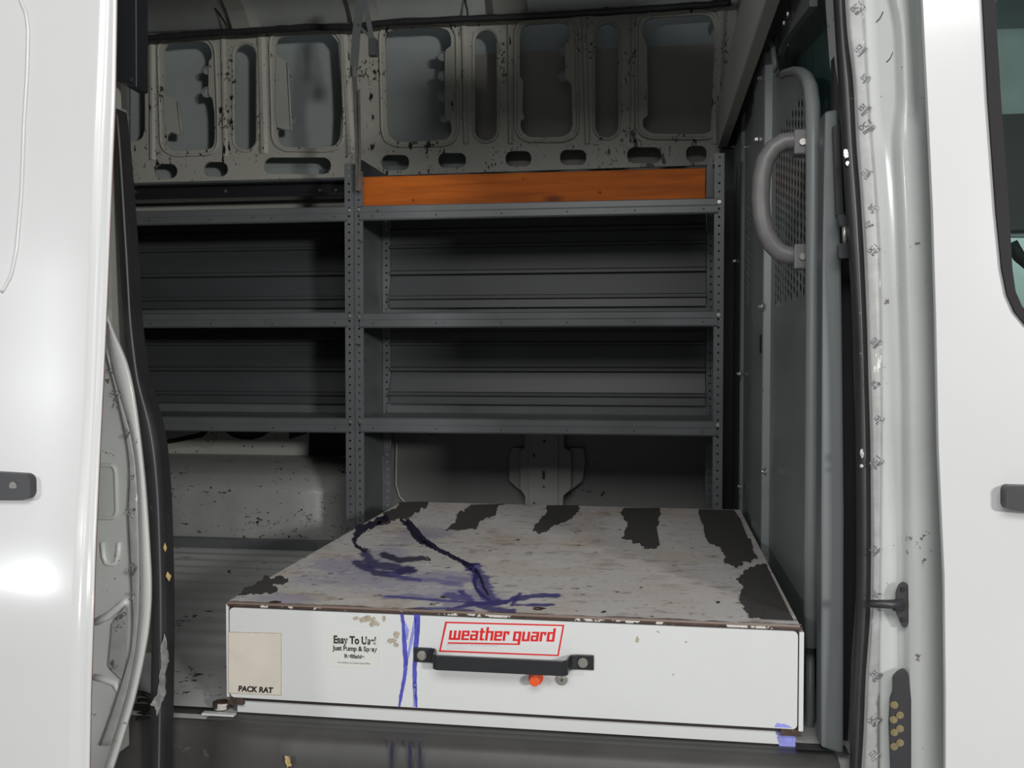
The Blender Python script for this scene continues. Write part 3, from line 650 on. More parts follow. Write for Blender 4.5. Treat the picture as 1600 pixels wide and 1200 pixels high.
for (x, y, wx, wy, s) in ((682, 944, 10, 2, 1), (842, 951, 10, 3, 2), (693, 933, 5, 1.5, 3), (942, 956, 6, 1.5, 4), (668, 876, 5, 6, 5), (1122, 941, 3, 2, 6), (430, 941, 12, 2, 8)):
    r_ = random.Random(s); topmesh('rust_spot', [(x+wx*math.cos(t)*r_.uniform(.7, 1.2), y+wy*math.sin(t)*r_.uniform(.7, 1.2)) for t in np.linspace(0, 2*math.pi, 12, endpoint=False)], M['rust'], .0006)

# handle
def hs(px, py): s, z = Fl(px, py); return s, z
s0, z0 = hs(662, 1022.5); s1, z1_ = hs(913, 1034)
zh = (z0+z1_)/2
q = MB()
pa = [(s0-.017, .0025), (s0+.012, .0025), (s0+.022, .006), (s0+.026, .016), (s0+.027, .036), (s0+.033, .041)]
pb = [(s1-(s-s0), o_) for s, o_ in pa]
pth = pa+pb[::-1]
zc = z0; dz = (z1_-z0)
q.ribbon([dv(s, -o_, z0+dz*(s-s0)/(s1-s0)) for s, o_ in pth], (0, 0, 1), .0265, .0035)
H = q.build('handle', M['blackm'], D, bevel=.0012)
for s, z in ((s0, z0), (s1, z1_)):
    q = MB(); q.cyl(dv(s-.002, -.0043, z), NF, .0085, .003, 20); q.cyl(dv(s-.002, -.0073, z), NF, .0065, .001, 6); q.build('bolt', M['steel'], H)
s, z = hs(838, 1057); q = MB(); q.cyl(dv(s, 0, z), NF, .0130, .008, 24); q.cyl(dv(s, -.008, z), NF, .0098, .020, 24, .0085); q.build('push_button', M['orange'], D, bevel=.0008)
s, z = hs(878, 1061); q = MB(); q.cyl(dv(s, 0, z), NF, .0105, .003, 24); q.cyl(dv(s, -.003, z), NF, .0075, .0015, 24); lk = q.build('lock_cylinder', M['steel'], D, bevel=.0006)
q = MB(); q.cyl(dv(s, -.0046, z), NF, .0018, .0004, 10); sx = dv(s, -.0047, z); q.plate([sx+EX*a+Vector((0, 0, b)) for a, b in ((-.0007, -.004), (.0007, -.004), (.0007, .001), (-.0007, .001))], NF*.0004); q.build('keyhole', M['dark'], lk)
# stickers
def sticker(quad, m, name='sticker', off=.0004):
    q = MB(); q.plate([F(*p)+NF*.0002 for p in quad], NF*off); return q.build(name, m, D)
def text(s_, px0, px1, ybase, h_px, m, parent, bold=.0, shear=0, name='lettering', off=.0009):
    """one line of print from px0 to px1, baseline at ybase"""
    cu = bpy.data.curves.new('t', 'FONT'); cu.body = s_; cu.size = 1; cu.offset = bold; cu.shear = shear; cu.extrude = 0
    to = bpy.data.objects.new('t', cu); COL.objects.link(to); dg = bpy.context.evaluated_depsgraph_get(); me = bpy.data.meshes.new_from_object(to.evaluated_get(dg)); bpy.data.objects.remove(to)
    xs = [v.co.x for v in me.vertices]; ys = [v.co.y for v in me.vertices]; x0, x1 = min(xs), max(xs)
    A = F(px0, ybase[0] if isinstance(ybase, tuple) else ybase); B = F(px1, ybase[1] if isinstance(ybase, tuple) else ybase)
    dx = (B-A); cap = .72; hz = h_px*(A-CAM).dot(FW)/FPX/cap; base_o = WL(parent)
    for v in me.vertices:
        t = (v.co.x-x0)/(x1-x0); p = A+dx*t+Vector((0, 0, v.co.y*hz))+NF*off; v.co = p-base_o
    me.materials.append(m); o = bpy.data.objects.new(name, me); COL.objects.link(o); o.parent = parent; return o
# brand plate, block letters drawn stroke by stroke
st = sticker([(697, 970), (883, 975), (874, 1026), (684, 1018)], M['labelw'])
st['label'] = 'white sticker with red block lettering and red slanted border'
q = MB(); c4 = [(696, 971), (882, 976), (873, 1025), (686, 1018)]; ins = [(698.5, 973.5), (879, 978.2), (871, 1022.8), (689, 1015.8)]
q.plate([F(*p)+NF*.0008 for p in c4], NF*.0002, [[F(*p)+NF*.0008 for p in ins]]); q.build('border', M['red'], st)
G = {'w': ([(0, 0, 1.3, 5), (2.35, 0, 3.65, 5), (4.7, 0, 6, 5), (0, 0, 6, 1.1)], 6), 'e': ([(0, 0, 1.3, 5), (0, 4, 4, 5), (2.8, 2.1, 4, 5), (0, 2.1, 4, 3), (0, 0, 4, 1)], 4), 'a': ([(2.7, 0, 4, 5), (.3, 4, 4, 5), (0, 2.2, 4, 3.1), (0, 0, 4, 1), (0, 0, 1.2, 3.1)], 4),
     't': ([(.5, 0, 1.8, 6.4), (0, 4, 2.8, 5), (.5, 0, 2.8, 1)], 2.8), 'h': ([(0, 0, 1.3, 7), (0, 4, 4, 5), (2.7, 0, 4, 5)], 4), 'r': ([(0, 0, 1.3, 5), (0, 4, 3.1, 5), (2, 3.2, 3.1, 5)], 3.1), 'g': ([(0, 0, 1.3, 5), (0, 4, 4, 5), (0, 0, 4, 1), (2.7, -2, 4, 5)], 4),
     'u': ([(0, 0, 1.3, 5), (0, 0, 4, 1), (2.7, 0, 4, 5)], 4), 'd': ([(0, 0, 1.3, 5), (0, 4, 4, 5), (0, 0, 4, 1), (2.7, 0, 4, 7)], 4)}
A = F(701, 999.5); B = F(866, 1002.5); pen = 0; rects = []; marks = {}
for ch in 'weather guard':
    if ch == ' ': pen += 1.6; continue
    marks.setdefault(ch, pen)
    for r4 in G[ch][0]: rects.append((r4[0]+pen, r4[1], r4[2]+pen, r4[3]))
    pen += G[ch][1]+.55
tot = pen-.55; dx = (B-A)/tot; hh = 15.2*1.69/FPX/5
rects.append((-.2, -2.0, marks['g']+4, -1.25))
q = MB()
for i, (xa, ya, xb, yb) in enumerate(rects):
    q.plate([A+dx*(x+y*.14)+Vector((0, 0, y*hh))+NF*(.0007+.00001*(i % 9)) for x, y in ((xa, ya), (xb, ya), (xb, yb), (xa, yb))], NF*.0003)
q.build('lettering', M['red'], st)
text('KNAACK MFG. CO.   CRYSTAL LAKE, ILLINOIS', 698, 778, (1008.5, 1010), 2.6, M['faint'], st)
text('U.S. PATENTED', 698, 727, (1013.5, 1014), 2.4, M['faint'], st)
st = sticker([(357, 987), (440, 989), (440, 1086.5), (357, 1083)], M['label']); st['label'] = 'cream sticker reading PACK RAT'
text('PACK RAT', 372.5, 427.5, (1079.5, 1082.5), 8.6, M['print'], st, bold=.05, shear=.12)
q = MB(); c4 = [(357, 987), (440, 989), (440, 1086.5), (357, 1083)]; q.plate([F(*p)+NF*.0007 for p in c4], NF*.0001, [[F(*p)+NF*.0007 for p in ((357.7, 987.8), (439.3, 989.8), (439.3, 1085.7), (357.7, 1082.2))]]); q.build('border', M['chip'], st)
st = sticker([(512, 984), (593, 986), (593, 1045), (512, 1042)], M['labelo']); st['label'] = 'off-white sticker with worn black instructions'
text('Easy To Use!', 521.5, 588, (1004.5, 1007), 12, M['worn'], st, bold=.045)
text('Just Pump & Spray', 519.5, 589.5, (1015.5, 1018), 7.5, M['worn'], st, bold=.04)
text('Refillable', 538.5, 569.5, (1027.5, 1029), 6, M['worn'], st, bold=.035)
text('Free Addition to Custom Spray Mixes', 528, 579, (1036, 1038), 3, M['worn'], st)
# blue drips on the front
def drip(path, wds, m, sd):
    q = MB(); pl = band(path, wds, 5, sd, 1.0); q.plate([F(*p)+NF*.0003 for p in pl], NF*.0006); return q.build('paint_drip', m, D)
drip([(628, 959), (630, 975), (632, 1000), (634, 1035), (633, 1052), (629, 1075), (626, 1090), (624, 1104)], [5, 5, 6, 7, 5, 5, 5, 3], M['blue'], 1)
drip([(652, 960), (652, 985), (650, 1010), (648, 1045), (648, 1070), (651, 1105)], [9, 8, 7, 6, 6, 3], M['blue'], 2)
drip([(650, 1060), (647, 1080), (648, 1104)], [3, 3, 3], M['blue_light'], 3)
drip([(649, 965), (646, 985), (641, 1010), (636, 1030), (634, 1045)], [4, 4, 4, 4, 3], M['blue_light'], 4)
drip([(631, 970), (636, 985), (635, 1000)], [3, 6, 3], M['blue_light'], 5)
for sd, (x, y, wx, wy) in enumerate(((574, 968, 14, 5), (585, 975, 9, 4), (600, 966, 3, 5), (612, 1002, 8, 4), (620, 992, 5, 6), (619, 1008, 4, 4), (996, 999, 3.5, 5), (1072, 1003, 2, 1.5), (556, 966, 5, 2.5), (1052, 1054, 1.3, 1.6))):
    pl = jag([(x+wx*math.cos(t), y+wy*math.sin(t)) for t in np.linspace(0, 2*math.pi, 7, endpoint=False)], 3 if wx > 3 else .6, 3, sd+20)
    q = MB(); q.plate([F(*p)+NF*.0002 for p in pl], NF*.0003); q.build('paint_chip', M['chip'], D)
q = MB(); pl = jag([(1213, 1147), (1243, 1149), (1243, 1175), (1218, 1174), (1217, 1160)], 2, 3, 60); q.plate([F(*p)+NF*(-.0115) for p in pl], NF*.0004); q.build('paint_smear', M['blue_light'], D); q = MB()
pl = jag([(1210, 1136), (1215, 1129), (1226, 1131), (1238, 1137)], 1, 2, 61); q.plate([F(*p)+NF*.0002 for p in pl], NF*.0004); q.build('paint_smear', M['blue_light'], D)

# ------------------------------------------------------------------ step / sill
q = MB(); ys = 1.642
def stepcol(x, ylip):
    base_ = [(.050, .0015), (.03, .001), (.008, -.004), (-.004, -.016), (-.010, -.05), (-.018, -.14), (-.03, -.26)]
    return [Vector((x, ylip+a, z)) for a, z in base_]
cols = []
for x in np.linspace(-1.25, .318, 40):
    s = min(1, max(0, (x+.80)/.09)); cols.append(stepcol(x, ys-.032+.045*(1-s)**2))
q.loft(cols, smooth=True); q.origin = Vector((-.3, 1.62, -.1))
sp = props(q.build('door_step', M['step'], solid=.002), 'dark grey moulded plastic step below the drawer at the side door opening', 'step')
for path, wd in (([(613, 1157), (612, 1175), (612, 1200)], [4, 5, 3]), ([(640, 1158), (641, 1200)], [5, 4]), ([(655, 1158), (657, 1200)], [4, 4])):
    q = MB(); q.plate([at(*p, Y=1.595) for p in band(path, wd, 5, 3, 1)], (0, -.001, 0)); q.build('ink_drip', M['inkdark'], sp)
q = MB(); q.plate([at(*p, Y=1.590) for p in jag([(446, 1180), (453, 1182), (456, 1196), (449, 1199)], 2, 3, 5)], (0, -.001, 0)); q.build('paint_spot', M['leaf'], sp)
q = MB(); a, b = at(315, 1119, Z=.002), at(366, 1121, Z=.002); q.box(a.x, b.x, a.y-.0, a.y+.012, .0036, .0075); q.origin = a
props(q.build('metal_strip', M['box']), 'thin white metal strip on the floor left of the drawer foot', 'strip')
c = at(346, 1106, Z=.004); q = MB(); q.tube([c+Vector((math.cos(t)*.012, math.sin(t)*.009, .008)) for t in np.linspace(0, 2*math.pi, 10, endpoint=False)], .006, 6, closed=True); q.cyl(c, (0, 0, 1), .015, .012, 9); q.origin = c
props(q.build('rusty_nut', M['rust']), 'small rusty nut lying on the floor by the drawer corner', 'nut')

slab('trim_16', M['step'], -.80, .34, 1.652, 1.690, .0002, .0022)

# ------------------------------------------------------------------ bulkhead on the right
XB = .298
BX = lambda x, y, X=XB: at(x, y, X=X)
B = thing('bulkhead', (XB, 2.5, 0), 'grey-green steel bulkhead with perforated windows between cargo bay and cab', 'bulkhead')
def yz(Y, Z, X=XB): return Vector((X, Y, Z))
def Yof(px, X=XB): return at(px, 560, X=X).y
ztopB = at(1185, 100, X=XB).z
# main sheet with two perforated fields cut out
def perf_field(y0, y1, z0, z1, cw, ch):
    """returns (holes, frame) as slot outlines inside field, rows staggered column by column"""
    H_ = []; n = int((y1-y0)/cw); m = int((z1-z0)/ch)
    for i in range(n):
        for k in range(m-(i % 2)):
            cy = y0+(i+.5)*cw; cz = z0+(k+.5+(i % 2)*.5)*ch
            H_.append([(cy+cw*.33*a, cz+ch*.46*b+a*ch*.10) for a, b in ((1, .1), (.6, .8), (0, 1), (-.6, .8), (-1, -.1), (-.6, -.8), (0, -1), (.6, -.8))])
    return H_
yn = Yof(1262)
P1 = (Yof(1257), Yof(1207)); zt1 = [BX(1230, 182).z, BX(1230, 472).z]
P2 = (Yof(1180), Yof(1165)); zt2 = [BX(1172, 292).z, BX(1172, 478).z]
yA, yB_ = Yof(1183), 3.37
q = MB()
prof1 = [yz(3.37, 0), yz(yA, 0), yz(yA, BX(1180, 60).z), yz(Yof(1222), BX(1222, -5).z), yz(yA+.02, 1.50), yz(3.37, 1.42)]
hol2 = perf_field(P2[0], P2[1], zt2[1], zt2[0], .042, .0215)
q.plate([yz(3.37, 0), yz(yA, 0), yz(yA, 1.47), yz(3.37, 1.42)], (.001, 0, 0), [[yz(a, b) for a, b in h] for h in hol2])
q.build('rear_panel', M['bulk'], B)
# door leaf of the bulkhead: sheet with perforated window
hol1 = perf_field(P1[0], P1[1], zt1[1], zt1[0], .0405, .0198)
zrim = BX(1240, 112).z
q = MB(); q.plate([yz(yA, 0), yz(Yof(1268), 0)]+[BX(*p) for p in ((1268, 300), (1267, 150), (1261, 124), (1250, 114), (1238, 112), (1218, 119), (1214, 85), (1207, 68), (1196, 64), (1188, 80))]+[yz(yA, BX(1183, 110).z)], (.001, 0, 0), [[yz(a, b) for a, b in h] for h in hol1])
q.build('door_panel', M['bulk'], B)
# relief: vertical flanges and folds standing off toward the bay
def vfold(px0, px1, y0, y1, h, nm='flange', top=None):
    ya, yb = Yof(px1), Yof(px0); za = at(px0, y0, X=XB).z; zb = max(0.002, at(px0, y1, X=XB).z)
    q = MB(); q.add([(XB-h, ya, zb), (XB-h, yb, zb), (XB-h, yb, za), (XB-h, ya, za), (XB, ya-.006, zb), (XB, yb+.006, zb), (XB, yb+.006, za), (XB, ya-.006, za)],
                     [(0, 1, 2, 3), (0, 3, 7, 4), (1, 5, 6, 2), (3, 2, 6, 7), (0, 4, 5, 1)])
    return q.build(nm, M['bulk'], B, bevel=.003)
vfold(1146, 1161, 208, 815, .010); vfold(1186, 1203, 78, 865, .018); vfold(1176.5, 1181, 150, 820, .008)
q = MB(); q.tube([yz(Yof(x), BX(x, y).z, XB-.012) for x, y in ((1187, 130), (1189, 90), (1194, 70), (1201, 64), (1208, 68), (1213, 85), (1216, 115))], .014, 8, rz=.006); q.build('top_loop', M['bulk'], B)
# rounded edge rim of the door leaf (thick near edge, thin over the top)
q = MB(); pr = [(1216, 118), (1226, 113), (1240, 110), (1252, 113), (1261, 122), (1267, 138), (1270, 165), (1271, 260), (1271, 500), (1269, 800), (1267, 1010)]
pts = [BX(x, y, XB-.006) for x, y in pr]
q.tube(pts, [.006, .007, .008, .010, .012, .013]+[.0135]*5, 12); q.build('door_rim', M['bulk'], B)
z_ = BX(1254, 985).z; q = MB(); p = BX(1262, 1000, XB); q.tube([BX(1266, 980, XB), BX(1266, 1120, XB-.002), BX(1262, 1150, XB-.006), BX(1252, 1166, XB-.012)], .008, 8); q.build('lower_edge', M['bulk'], B)
# lower leaf reveal plate
# bolts
for x, y, dx_ in ((1147, 229, .012), (1166, 230, .002), (1149, 408, .012), (1156, 584, .012), (1158, 760, .012), (1184, 218, .02), (1191, 479, .02), (1197, 737, .02), (1190, 122, .02)):
    q = MB(); c = BX(x, y, XB-dx_+.0); r_ = .0075 if dx_ > .01 else .005
    q.cyl(c, (-1, 0, 0), r_*1.35, .0015, 16); q.cyl(c+Vector((-.0015, 0, 0)), (-1, 0, 0), r_*.9, .006, 6); q.cyl(c+Vector((-.0075, 0, 0)), (-1, 0, 0), r_*.45, .003, 8); q.build('bolt', M['chrome'], B)
for x, y in ((1150, 320), (1152, 496), (1156, 672), (1193, 610), (1198, 867)): q = MB(); q.cyl(BX(x, y, XB-.0185 if x > 1180 else XB-.0105), (-1, 0, 0), .0035, .0006, 10); q.build('hole', M['dark'], B)
q = MB()
a = BX(1189, 523, XB-.019); q.box(a.x-.001, a.x+.002, a.y-.02, a.y+.02, a.z-.045, a.z+.0)
q.build('slot', M['dark'], B)
# grab handle: D-shaped tube standing into the bay
q = MB(); YH = 1.80
pr = [(1256, 222), (1240, 220), (1224, 222), (1208, 232), (1196, 250), (1190, 277), (1188, 310), (1190, 338), (1196, 362), (1206, 382), (1218, 394), (1232, 399), (1256, 400)]
P = [at(x, y, Y=YH) for x, y in pr]
q.tube(P, .0165, 16, updir=(0, 1, 0)); gh = q.build('grab_handle', M['handle'], B); 
gh['label'] = 'taupe D-shaped plastic grab handle'
for y in (222, 401):
    q = MB(); a = at(1241, y-20, Y=YH-.016); b = at(1258, y+19, Y=YH-.016); q.box(a.x, b.x+.01, YH-.018, YH+.02, b.z, a.z); q.build('bracket', M['handle'], gh, bevel=.003)
    q = MB(); q.cyl(at(1254, y, Y=YH-.018), (0, -1, 0), .006, .004, 12); q.build('screw', M['chrome'], gh)
# upper sheet corner above the leaf
q = MB(); q.plate([BX(*p, XB+.004) for p in ((1176, 150), (1190, 62), (1217, 95), (1226, 68), (1271, 9), (1273, -60), (1206, -60), (1180, 60))], (.003, 0, 0)); q.build('upper_sheet', M['bulk'], B)
q = MB(); q.ribbon([BX(*p, XB+.001) for p in ((1217, 95), (1226, 68), (1250, 36), (1271, 9), (1272, -60))], (1, 0, 0), .014, .003); q.build('folded_lip', M['post'], B)
for x, y in ((1232, 23), (1226, 37)):
    q = MB(); q.cyl(BX(x, y, XB), (-1, 0, 0), .007, .005, 6); q.build('bolt', M['chrome'], B)
# scratched dark green pane beyond
q = MB(); q.plate([(XB+.05, 1.66, .95), (XB+.05, 2.5, .95), (XB+.05, 2.5, 1.62), (XB+.05, 1.66, 1.62)], (.004, 0, 0)); q.build('upper_pane', M['teal'], B)
# heavy beam over the bulkhead, running to the far wall
A1, A2 = at(1122, 230, X=.232), at(1196, 0, X=.232); B2 = at(1158, 0, X=.232); B1 = at(1112, 205, X=.232)
d1 = (A2-A1); d2 = (B2-B1); A3 = A1+d1*1.5; B3 = B1+d2*1.35
q = MB(); q.plate([A1, A3, B3, B1], (.03, 0, 0)); struct(q.build('trim_11', M['primer_clean'], bevel=.003))
A1b = A1+Vector((.03, 0, 0)); 
q = MB(); q.plate([at(1141, 205, X=.27), at(1222, -5, X=.27), at(1235, -60, X=.27), at(1195, -60, X=.262), at(1122, 240, X=.262)], (.02, 0, 0)); struct(q.build('trim_12', M['dark']))  # dark sheet standing for the shade in the gap beside the beam
# painted shade of the slot between shelving and bulkhead
slab('added_light_blocker', M['bulk'], .30, .305, 2.0, 3.38, 1.42, 2.08)  # unseen sheet added to stop key light leaking over the bulkhead
slab('trim_13', M['dark'], .245, .292, 3.30, 3.37, 0, 1.4)  # slab coloured as the shade in the slot

# ------------------------------------------------------------------ right side: trim post, seal, pillar, cab door
YI = 1.70
q = MB(); q.plate([at(*p, Y=YI-.04) for p in ((1289, 174), (1309, 170), (1312, 260), (1316, 500), (1319, 800), (1318, 1180), (1283, 1168), (1283, 800), (1285, 400))], (0, .05, 0)); q.origin = at(1300, 1170, Y=YI)
props(q.build('trim_post', M['post'], bevel=.004), 'blue-grey upright trim post between the bulkhead and the black door seal', 'post')
q = MB(); q.plate([at(*p, Y=YI+.02) for p in ((1303, -40), (1330, -40), (1350, 500), (1356, 1240), (1312, 1240), (1314, 600), (1304, 300))], (0, .03, 0)); struct(q.build('trim_14', M['dark']))
def strip(name, c0, c1, Yd, m, thick=.02, bulge=.008, n=52, y0=-420, y1=1260, wob=0, nc=6, seed=0):
    """rounded flexible strip between two traced edges"""
    ys_ = np.linspace(y0, y1, n); a = smooth_tr(c0, ys_, 2); b = smooth_tr(c1, ys_, 2); rr = random.Random(seed)
    cols = []
    for k in range(nc+1):
        t = k/nc; dy = -bulge*math.sin(math.pi*t)
        cols.append([at(a[i]*(1-t)+b[i]*t, ys_[i], Y=Yd+dy) for i in range(n)])
    q = MB(); q.loft(cols); back_ = [[p+Vector((0, thick, 0)) for p in cols[-1]], [p+Vector((0, thick, 0)) for p in cols[0]], cols[0]]
    q.loft([cols[-1]]+back_, smooth=False); return q
seal_r = strip('s', [(1303, -40), (1308, 40), (1315, 150), (1320, 250), (1330, 400), (1338, 520), (1340, 600), (1341, 700), (1343, 850), (1340, 1000), (1334, 1100), (1330, 1240)],
               [(1321, -40), (1323, 60), (1333, 120), (1338, 230), (1345, 300), (1351, 400), (1355, 520), (1357, 600), (1360, 690), (1361, 850), (1360, 960), (1352, 1060), (1351, 1130), (1343, 1240)], 1.605, M['rubber'])
seal_r.origin = at(1345, 1190, Y=1.6)
sr = props(seal_r.build('door_seal', M['rubber']), 'black rubber door seal running down the right edge of the opening', 'seal')
for (x, y, wx, wy, s) in ((1322, 240, 4, 8, 1), (1324, 255, 3, 4, 2), (1347, 708, 3, 8, 3), (1346, 728, 3, 3, 4)):
    q = MB(); q.plate([at(*p, Y=1.5955) for p in jag([(x+wx*math.cos(t), y+wy*math.sin(t)) for t in np.linspace(0, 2*math.pi, 7, endpoint=False)], 1, 2, s)], (0, .001, 0)); q.build('foil_scrap', M['foil'], sr)
# latch bits on the inner edge
lt = thing('latch_catch', at(1315, 360, Y=1.64), 'black latch catch beside the seal at grab handle height', 'latch')
q = MB(); q.plate([at(*p, Y=1.64) for p in ((1303, 196), (1312, 194), (1318, 330), (1320, 336), (1308, 336))], (0, .02, 0)); q.build('guard_strip', M['blackm'], lt)
q = MB(); q.plate([at(*p, Y=1.625) for p in roundpoly([(1309, 335), (1324, 336), (1325, 352), (1313, 354)], 4)], (0, .02, 0)); q.build('catch_block', M['blackm'], lt)
q = MB(); q.plate([at(*p, Y=1.625) for p in roundpoly([(1311, 380), (1327, 380), (1328, 403), (1312, 404)], 4)], (0, .02, 0)); q.build('catch_block', M['blackm'], lt)
q = MB(); q.tube([at(1319, 350, Y=1.63), at(1320, 382, Y=1.63)], .004, 8); q.build('pin', M['steel'], lt)
# B pillar: lofted columns
ysn = np.linspace(-420, 1280, 86)
def column(tr, Yd): 
    v = smooth_tr(tr, ysn, 1)
    return [at(v[i], ysn[i], Y=(Yd(ysn[i]) if callable(Yd) else Yd)) for i in range(len(ysn))]
tapeL = [(1317, -60), (1325, 60), (1334, 120), (1339, 230), (1345, 300), (1351, 400), (1356, 520), (1358, 600), (1361, 690), (1362, 850), (1361, 960), (1353, 1060), (1351, 1130), (1342, 1280)]
tapeR = [(1349, -60), (1354, 60), (1361, 180), (1369, 270), (1376, 370), (1379, 500), (1380, 650), (1378, 850), (1376, 1000), (1376, 1280)]
rec = lambda y: sst(205, 165, np.array(float(y)))*1.0
ridgeA = [(1378, -60), (1395, 15), (1400, 30), (1404, 150), (1405, 165), (1397, 200), (1397, 215), (1404, 330), (1412, 600), (1414, 900), (1418, 1280)]
pil_cols = [column([(x-3, y) for x, y in tapeL], 1.62), column(tapeL, 1.596), column([(x+2, y) for x, y in tapeL], 1.594), column(tapeR, 1.590), column([(x+3, y) for x, y in tapeR], 1.587),
            column([(a[0]-8, a[1]) for a in ridgeA], 1.583), column(ridgeA, 1.578), column([(x+6, y) for x, y in ridgeA], 1.562),
            column([(1410, -60), (1417, 60), (1420, 160), (1416, 215), (1432, 600), (1440, 1280)], 1.558),
            column([(1416, -60), (1424, 60), (1430, 160), (1432, 215), (1446, 600), (1455, 1280)], lambda y: 1.562+.022*float(rec(y))),
            column([(1428, -60), (1434, 60), (1438, 160), (1440, 215), (1456, 600), (1466, 1280)], lambda y: 1.566+.022*float(rec(y))),
            column([(1452, -60), (1470, 600), (1490, 1280)], 1.60)]
q = MB(); q.loft(pil_cols, smooth=True)
q.loft([[p+Vector((0, .14, 0)) for p in pil_cols[0]], pil_cols[0]], smooth=True)
pillar = struct(q.build('wall_pillar_right', M['jamb'])); 
# printed film tape up the pillar
def tape_obj(L_, R_, Yd, y0, y1, prints, label, words_):
    ys_ = np.linspace(y0, y1, 50); a = smooth_tr(L_, ys_, 1); b = smooth_tr(R_, ys_, 1)
    rr = random.Random(2); cols = []
    for t in (0, .25, .5, .75, 1): cols.append([at(a[i]*(1-t)+b[i]*t, ys_[i], Y=Yd-.001-(.0018*rr.random() if 0 < t < 1 else 0)) for i in range(50)])
    q = MB(); q.loft(cols); q.origin = cols[2][-1]; t_ = props(q.build('film_tape', M['tape'], solid=.0004), label, 'tape')
    bo = WL(t_); k = 0
    for (x, y, sz, ang) in prints:
        sz *= 1.3
        q = MB(); c = at(x, y, Y=Yd-.0034); ca_, sa_ = math.cos(math.radians(ang)), math.sin(math.radians(ang)); mpx = (c-CAM).dot(FW)/FPX
        q.plate([c+Vector(((u*ca_-v*sa_)*mpx, 0, (u*sa_+v*ca_)*mpx)) for u, v in ((-sz*.75, -sz*.62), (sz*.75, -sz*.62), (sz*.75, -sz*.22), (-sz*.75, -sz*.22))], (0, -.0003, 0)); q.build('print_bar', M['tapeprint'], t_)
        cu = bpy.data.curves.new('t', 'FONT'); cu.body = words_[k % len(words_)]; k += 1; cu.size = 1; cu.offset = .02; cu.align_x = 'CENTER'
        to = bpy.data.objects.new('t', cu); COL.objects.link(to); me = bpy.data.meshes.new_from_object(to.evaluated_get(bpy.context.evaluated_depsgraph_get())); bpy.data.objects.remove(to)
        fs = sz*.92*mpx
        for v in me.vertices:
            u, w_ = v.co.x*fs*.8, v.co.y*fs; v.co = c+Vector((u*ca_-w_*sa_, -.0002, u*sa_+w_*ca_))-bo
        me.materials.append(M['tapeprint']); o = bpy.data.objects.new('print', me); COL.objects.link(o); o.parent = t_
    return t_
tape_obj([(x+2, y) for x, y in tapeL], [(x-2, y) for x, y in tapeR], 1.587, -40, 1250,
         [(1341, 12, 9, 40), (1344, 78, 9, 45), (1352, 122, 7, 45), (1350, 170, 9, 45), (1355, 198, 10, 35), (1354, 270, 8, 50), (1364, 325, 7, 50), (1358, 350, 6, 20), (1366, 390, 8, 45), (1368, 535, 8, 45), (1368, 600, 7, 45), (1373, 655, 7, 45), (1370, 722, 9, 50), (1367, 860, 8, 45), (1369, 930, 7, 50), (1368, 1055, 9, 45), (1367, 1125, 9, 45), (1366, 1180, 8, 45)],
         'grey printed film tape stuck down the white pillar right of the black seal', ['DC 1', '1X1', 'DC', '151'])
# lock striker
t = thing('lock_striker', at(1410, 945, Y=1.575), 'black steel door striker with a horizontal pin on the white right pillar', 'striker')
q = MB(); q.plate([at(*p, Y=1.571) for p in roundpoly([(1411, 908), (1417, 912), (1420, 928), (1423, 940), (1421, 962), (1415, 978), (1410, 980), (1405, 970), (1399, 955), (1399, 925), (1404, 912)], 3)], (0, -.006, 0)); q.build('base_plate', M['bplastic'], t, bevel=.0015)
q = MB(); q.tube([at(1412, 944, Y=1.56), at(1385, 944, Y=1.557), at(1358, 943, Y=1.556)], [.0085, .007, .006], 12); q.tube([at(1410, 946, Y=1.562), at(1396, 946, Y=1.56)], .009, 12); q.build('pin', M['bplastic'], t)
for y in (921, 968): q = MB(); q.cyl(at(1411, y, Y=1.565), (0, -1, 0), .004, .002, 8); q.build('screw', M['blackm'], t)
# sliding contact block
t = thing('contact_block', at(1406, 1200, Y=1.575), 'black electrical contact block with round brass contacts low on the right pillar', 'contact plate')
q = MB(); q.plate([at(*p, Y=1.571) for p in roundpoly([(1412, 1043), (1417, 1050), (1421, 1090), (1421, 1250), (1392, 1250), (1390, 1185), (1388, 1130), (1390, 1088), (1394, 1080), (1394, 1056), (1402, 1047)], 4)], (0, -.010, 0)); q.build('housing', M['bplastic'], t, bevel=.003)
for x, y in ((1397, 1101), (1406, 1117), (1396, 1124), (1406, 1138), (1397, 1144), (1406, 1160), (1397, 1166)):
    q = MB(); q.cyl(at(x, y, Y=1.5612), (0, -1, 0), .0058, .002, 16); q.cyl(at(x, y, Y=1.5612)+Vector((0, -.002, 0)), (0, -1, 0), .003, .001, 12); q.build('contact', M['brass'], t)
# scratches on the pillar
for pth in (([(1369, 34), (1375, 28), (1380, 18)]), ([(1385, 97), (1391, 91), (1397, 77)])): q = MB(); q.tube([at(x, y, Y=1.5825) for x, y in pth], .0006, 4); q.build('scratch', M['print'], pillar)
